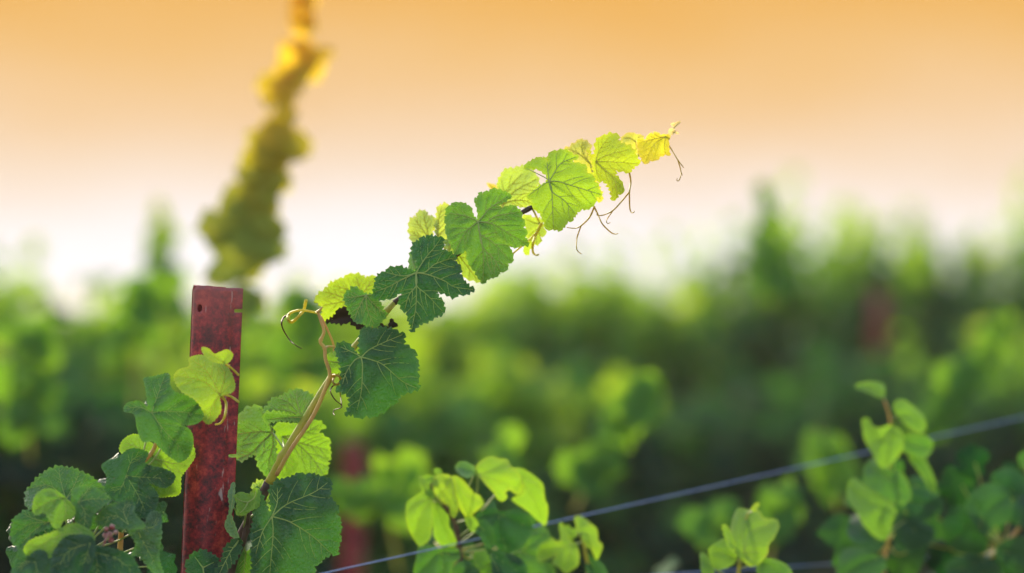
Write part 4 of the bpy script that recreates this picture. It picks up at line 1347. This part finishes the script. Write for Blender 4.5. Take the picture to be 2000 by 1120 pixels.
yl(S5, 7, (895, 600), [(700, 640), (760, 560), (850, 500), (880, 580), (980, 580), (1060, 570), (1150, 640), (1160, 760), (1080, 850), (1040, 900), (960, 910), (870, 860), (850, 760), (800, 680)],
   [[(900, 740), (960, 900)], [(1000, 650), (1140, 700)], [(790, 610), (720, 640)]], 4.10, 0.10, (900, 1060, 4.07), gy=-0.5)
yl(S5, 7, (720, 680), [(700, 740), (715, 670), (770, 650), (820, 690), (855, 770), (850, 870), (790, 860), (740, 780)], [[(790, 760), (840, 860)]], 4.01, 0.14, (896, 1050, 4.06))
yl(S5, 7, (430, 910), [(240, 870), (330, 860), (440, 890), (560, 890), (575, 960), (520, 1000), (500, 1100), (400, 1160), (210, 1100), (230, 960)], [[(350, 960), (240, 1080)], [(440, 1000), (430, 1120)], [(500, 930), (570, 930)]],
   4.04, 0.28, (896, 1075, 4.06))
yl(S5, 7, (800, 890), [(780, 860), (860, 905), (960, 920), (1060, 960), (1120, 1030), (1100, 1140), (960, 1180), (850, 1120), (830, 980)], [[(920, 990), (1080, 1080)], [(880, 1040), (900, 1140)]], 4.02, 0.05, (898, 1080, 4.06))
yl(S5, 7, (700, 1040), [(520, 1060), (560, 1000), (640, 990), (700, 1030), (720, 1080), (700, 1160), (560, 1180)], [[(620, 1060), (560, 1120)]], 4.02, 0.22, (900, 1120, 4.06))
yl(S5, 7, (840, 990), [(760, 880), (800, 920), (830, 980), (840, 1080), (780, 1110), (700, 1010), (690, 930)], [[(800, 1050)]], 4.06, 0.34, (900, 1120, 4.06))
yl(S5, 7, (1060, 900), [(1050, 930), (1100, 880), (1180, 740), (1250, 700), (1310, 800), (1220, 860), (1210, 980), (1320, 1010), (1340, 1100), (1150, 1140), (1090, 1020)], [[(1200, 960), (1300, 1060)], [(1180, 840), (1260, 760)]], 4.14, 0.32, (910, 1120, 4.07))

S6 = thing("vine_shoot", P(1150, 1180, 4.15), "small bright shoot of upright cupped leaves just below the upper wire", "vine shoot", "young vine shoots in the near row")
stem_part("cane", S6, [(1158, 1330, 4.22), (1150, 1130, 4.2), (1144, 1085, 4.19), (1136, 1050, 4.18), (1132, 1030, 4.18)], 5, 2.5, M_CANE)
yl(S6, 7, (1490, 850), [(1205, 870), (1240, 810), (1320, 795), (1370, 830), (1400, 790), (1385, 690), (1410, 680), (1440, 740), (1470, 800), (1520, 850), (1540, 900), (1540, 1010), (1480, 1060), (1440, 1083),
   (1380, 1030), (1330, 1000), (1360, 930), (1300, 960), (1215, 985)], [[(1350, 880), (1230, 900)], [(1460, 970), (1440, 1060)], [(1430, 780), (1405, 700)]], 4.14, 0.54, (1137, 1060, 4.18))
yl(S6, 7, (1525, 770), [(1510, 640), (1560, 625), (1640, 680), (1690, 730), (1700, 820), (1735, 860), (1690, 970), (1650, 900), (1600, 850), (1560, 780)], [[(1620, 760), (1690, 920)], [(1550, 680)]], 4.15, 0.56, (1134, 1046, 4.18))
yl(S6, 7, (1500, 780), [(1430, 710), (1460, 695), (1490, 730), (1540, 700), (1530, 770), (1490, 800), (1450, 770)], [[(1460, 720)]], 4.17, 0.5, (1134, 1046, 4.18))
yl(S6, 7, (1600, 960), [(1610, 930), (1650, 960), (1720, 990), (1765, 1060), (1760, 1140), (1660, 1160), (1610, 1080)], [[(1680, 1060)]], 4.2, 0.18, (1146, 1095, 4.19))

S7 = thing("vine_shoot", P(1430, 1190, 4.050), "single young bright shoot at the left end of the visible lower wire", "vine shoot", "young vine shoots in the near row")
stem_part("cane", S7, [(1430, 1330, 4.080), (1440, 1150, 4.060), (1446, 1090, 4.060), (1450, 1040, 4.060), (1462, 1000, 4.060)], 5, 2.5, M_CANE)
yl(S7, 8, (430, 1010), [(370, 820), (400, 765), (460, 775), (500, 770), (540, 820), (600, 825), (620, 860), (590, 930), (565, 960), (550, 1020), (490, 1080), (430, 1060), (370, 990), (355, 900)],
   [[(460, 900), (580, 850)], [(420, 900), (420, 790)], [(480, 1000), (530, 1010)]], 4.000, 0.56, (1450, 1080, 4.060), cup=0.7)
yl(S7, 8, (380, 1040), [(235, 1000), (270, 960), (330, 930), (370, 990), (385, 1050), (330, 1090), (270, 1095)], [[(310, 1010), (260, 1000)]], 4.020, 0.48, (1446, 1100, 4.060))
yl(S7, 8, (260, 1090), [(190, 1020), (215, 1015), (240, 1050), (265, 1100), (250, 1150), (205, 1130)], [[(215, 1050)]], 4.060, 0.40, (1442, 1140, 4.060))
yl(S7, 8, (350, 960), [(310, 870), (325, 855), (345, 880), (375, 950), (380, 1000), (345, 980)], [[(330, 890)]], 3.980, 0.52, (1450, 1080, 4.060))
yl(S7, 8, (500, 770), [(470, 770), (480, 750), (500, 735), (512, 745), (498, 765), (490, 785)], [[(495, 750)]], 4.000, 0.60, (1462, 1002, 4.060))
yl(S7, 8, (530, 1060), [(500, 1090), (540, 1042), (610, 1050), (665, 1080), (690, 1140), (600, 1180), (520, 1150)], [[(620, 1110)]], 4.030, 0.36, (1446, 1110, 4.060))

S8 = thing("vine_shoot", P(1735, 1190, 4.5), "tall soft-focus upright shoot with rounded leaves in front of the upper wire at right", "vine shoot", "young vine shoots in the near row")
stem_part("cane", S8, [(1715, 1330, 4.6), (1725, 1120, 4.56), (1730, 1080, 4.55), (1736, 1024, 4.55), (1732, 970, 4.54), (1734, 920, 4.54), (1740, 870, 4.54), (1739, 838, 4.54), (1737, 812, 4.54), (1727, 782, 4.54)], 5.5, 2.6, M_CANEP)
yl(S8, 8, (1190, 150), [(1040, 95), (1060, 82), (1100, 75), (1150, 75), (1195, 95), (1192, 160), (1150, 150), (1090, 125), (1048, 112)], [[(1110, 105), (1050, 98)]], 4.50, 0.45, (1727, 782, 4.54), gy=-0.8)
yl(S8, 8, (1260, 260), [(1245, 220), (1260, 180), (1290, 170), (1330, 190), (1400, 250), (1425, 310), (1400, 350), (1350, 330), (1290, 280)], [[(1330, 260), (1400, 320)]], 4.50, 0.41, (1743, 828, 4.54))
yl(S8, 8, (1230, 325), [(1075, 280), (1110, 275), (1135, 320), (1180, 325), (1230, 312), (1290, 350), (1300, 420), (1270, 480), (1210, 540), (1170, 530), (1130, 460), (1090, 390), (1080, 330)],
   [[(1170, 390), (1090, 300)], [(1210, 440), (1200, 520)]], 4.49, 0.45, (1739, 838, 4.54))
yl(S8, 8, (1290, 390), [(1280, 400), (1300, 370), (1370, 360), (1440, 380), (1462, 420), (1440, 470), (1400, 490), (1340, 470), (1300, 450)], [[(1370, 420), (1440, 430)]], 4.55, 0.33, (1742, 860, 4.54))
yl(S8, 8, (1330, 470), [(1330, 490), (1350, 470), (1410, 490), (1450, 560), (1478, 640), (1458, 685), (1430, 640), (1390, 570)], [[(1410, 560), (1455, 660)]], 4.56, 0.35, (1742, 870, 4.54))
yl(S8, 8, (1220, 600), [(1085, 560), (1120, 500), (1190, 500), (1230, 560), (1290, 570), (1330, 640), (1340, 710), (1290, 740), (1220, 720), (1160, 680), (1100, 650)], [[(1150, 560), (1110, 540)], [(1280, 670), (1320, 700)]], 4.51, 0.31, (1734, 920, 4.54))
yl(S8, 8, (1190, 760), [(995, 650), (1010, 615), (1030, 600), (1070, 630), (1120, 670), (1200, 700), (1260, 780), (1240, 830), (1210, 930), (1150, 920), (1090, 860), (1040, 780), (1000, 720)],
   [[(1100, 720), (1010, 640)], [(1160, 850), (1200, 910)]], 4.48, 0.41, (1732, 990, 4.54))
yl(S8, 8, (1180, 960), [(1000, 850), (1050, 800), (1120, 880), (1190, 930), (1200, 960), (1150, 1000), (1060, 970), (1000, 920)], [[(1090, 910), (1020, 870)]], 4.53, 0.11, (1736, 1040, 4.55))
yl(S8, 8, (1180, 1030), [(940, 1110), (970, 1000), (1050, 980), (1130, 1010), (1200, 1040), (1190, 1110), (1060, 1180), (960, 1160)], [[(1080, 1060), (980, 1120)]], 4.50, 0.21, (1730, 1090, 4.55))
yl(S8, 8, (1250, 780), [(1230, 740), (1290, 720), (1310, 770), (1270, 830), (1225, 830)], [[(1280, 780)]], 4.56, 0.25, (1735, 1010, 4.55))
yl(S8, 8, (1320, 720), [(1300, 700), (1370, 650), (1460, 680), (1520, 740), (1480, 800), (1400, 830), (1330, 790)], [[(1400, 740), (1490, 750)]], 4.62, 0.06, (1735, 1010, 4.55))
yl(S8, 8, (1310, 830), [(1240, 850), (1300, 800), (1400, 840), (1470, 880), (1440, 960), (1340, 1000), (1260, 950)], [[(1380, 900), (1440, 920)]], 4.60, 0.06, (1736, 1040, 4.55))

S9 = thing("vine_shoot", P(1925, 1190, 4.65), "shaded dark green shoot on a rust-orange cane in the bottom right corner", "vine shoot", "young vine shoots in the near row")
stem_part("cane", S9, [(1900, 1330, 4.75), (1925, 1120, 4.70), (1935, 1090, 4.66), (1964, 1062, 4.62), (1992, 1030, 4.60), (2030, 980, 4.6)], 6, 4, M_CANEP, bump=0.1)
cc = (1960, 1066, 4.63)
yl(S9, 8, (1720, 880), [(1640, 740), (1700, 660), (1780, 630), (1860, 660), (1890, 740), (1880, 830), (1800, 860), (1760, 900), (1720, 890), (1660, 800)], [[(1760, 780), (1870, 700)], [(1720, 780), (1670, 730)]], 4.56, 0.16, cc, gy=0.15)
yl(S9, 8, (1640, 850), [(1520, 830), (1570, 760), (1650, 760), (1720, 830), (1760, 930), (1740, 1010), (1640, 1010), (1540, 960)], [[(1620, 900), (1560, 950)]], 4.60, 0.08, cc, gy=0.15)
yl(S9, 8, (1900, 680), [(1780, 600), (1830, 555), (1900, 550), (1960, 600), (1980, 700), (1920, 720), (1860, 680)], [[(1870, 620)]], 4.62, 0.05, (2010, 1000, 4.6), gy=0.15)
yl(S9, 8, (1930, 860), [(1880, 830), (1900, 740), (1960, 700), (2040, 740), (2050, 840), (1990, 880)], [[(1980, 790)]], 4.58, 0.06, (2000, 1020, 4.6), gy=0.15)
yl(S9, 8, (1760, 1040), [(1530, 1080), (1600, 1030), (1700, 1020), (1790, 1050), (1840, 1110), (1800, 1170), (1640, 1180), (1550, 1140)], [[(1680, 1080), (1570, 1100)]], 4.55, 0.12, cc, gy=0.15)
yl(S9, 8, (1840, 1000), [(1800, 1000), (1860, 940), (1960, 920), (2040, 980), (2030, 1080), (1930, 1120), (1850, 1080)], [[(1920, 1020), (2000, 1040)]], 4.60, 0.12, cc, gy=0.15)
yl(S9, 8, (1960, 500), [(1930, 480), (1970, 450), (2040, 460), (2050, 560), (1980, 560), (1940, 530)], [[(2000, 510)]], 4.64, 0.20, (2020, 985, 4.6), gy=0.15)
fill_leaves(S8, [(1660, 1040, 60), (1700, 960, 58), (1760, 1000, 60), (1690, 1090, 62), (1770, 1080, 60), (1745, 900, 44), (1790, 950, 50)], 4.22, 0.22, (1733, 1060, near(4.55)), M_MASS)
fill_leaves(S9, [(1830, 1010, 64), (1880, 950, 60), (1860, 1080, 66), (1930, 1000, 62), (1975, 1090, 62), (1800, 1060, 60), (1980, 940, 56), (1905, 905, 46)], 4.26, 0.06, (1960, 1066, near(4.63)), M_MASS)
fill_leaves(S5, [(850, 1060, 50), (930, 1080, 52), (990, 1060, 48), (880, 1100, 54), (1020, 1010, 40)], 4.02, 0.14, (897, 1075, near(4.06)), M_MASS)


# ------------------------------------------------------------------ thin warm evening air
def build_haze():
    m, nt = mat_new("haze_air")
    out = nn(nt, "ShaderNodeOutputMaterial")
    pv = nn(nt, "ShaderNodeVolumePrincipled")
    pv.inputs["Color"].default_value = (1.0, 0.90, 0.74, 1)
    pv.inputs["Density"].default_value = 0.0011
    pv.inputs["Anisotropy"].default_value = 0.3
    nt.links.new(pv.outputs[0], out.inputs["Volume"])
    x, y0, y1, z0, z1 = 2300, -14, 2050, -1.2, 2.9
    V = [(a, b, c) for c in (z0, z1) for b in (y0, y1) for a in (-x, x)]
    Fc = [(0, 2, 3, 1), (4, 5, 7, 6), (0, 1, 5, 4), (2, 6, 7, 3), (0, 4, 6, 2), (1, 3, 7, 5)]
    o = link("haze", V, Fc, [m], smooth=False)
    o["kind"] = "stuff"


build_haze()
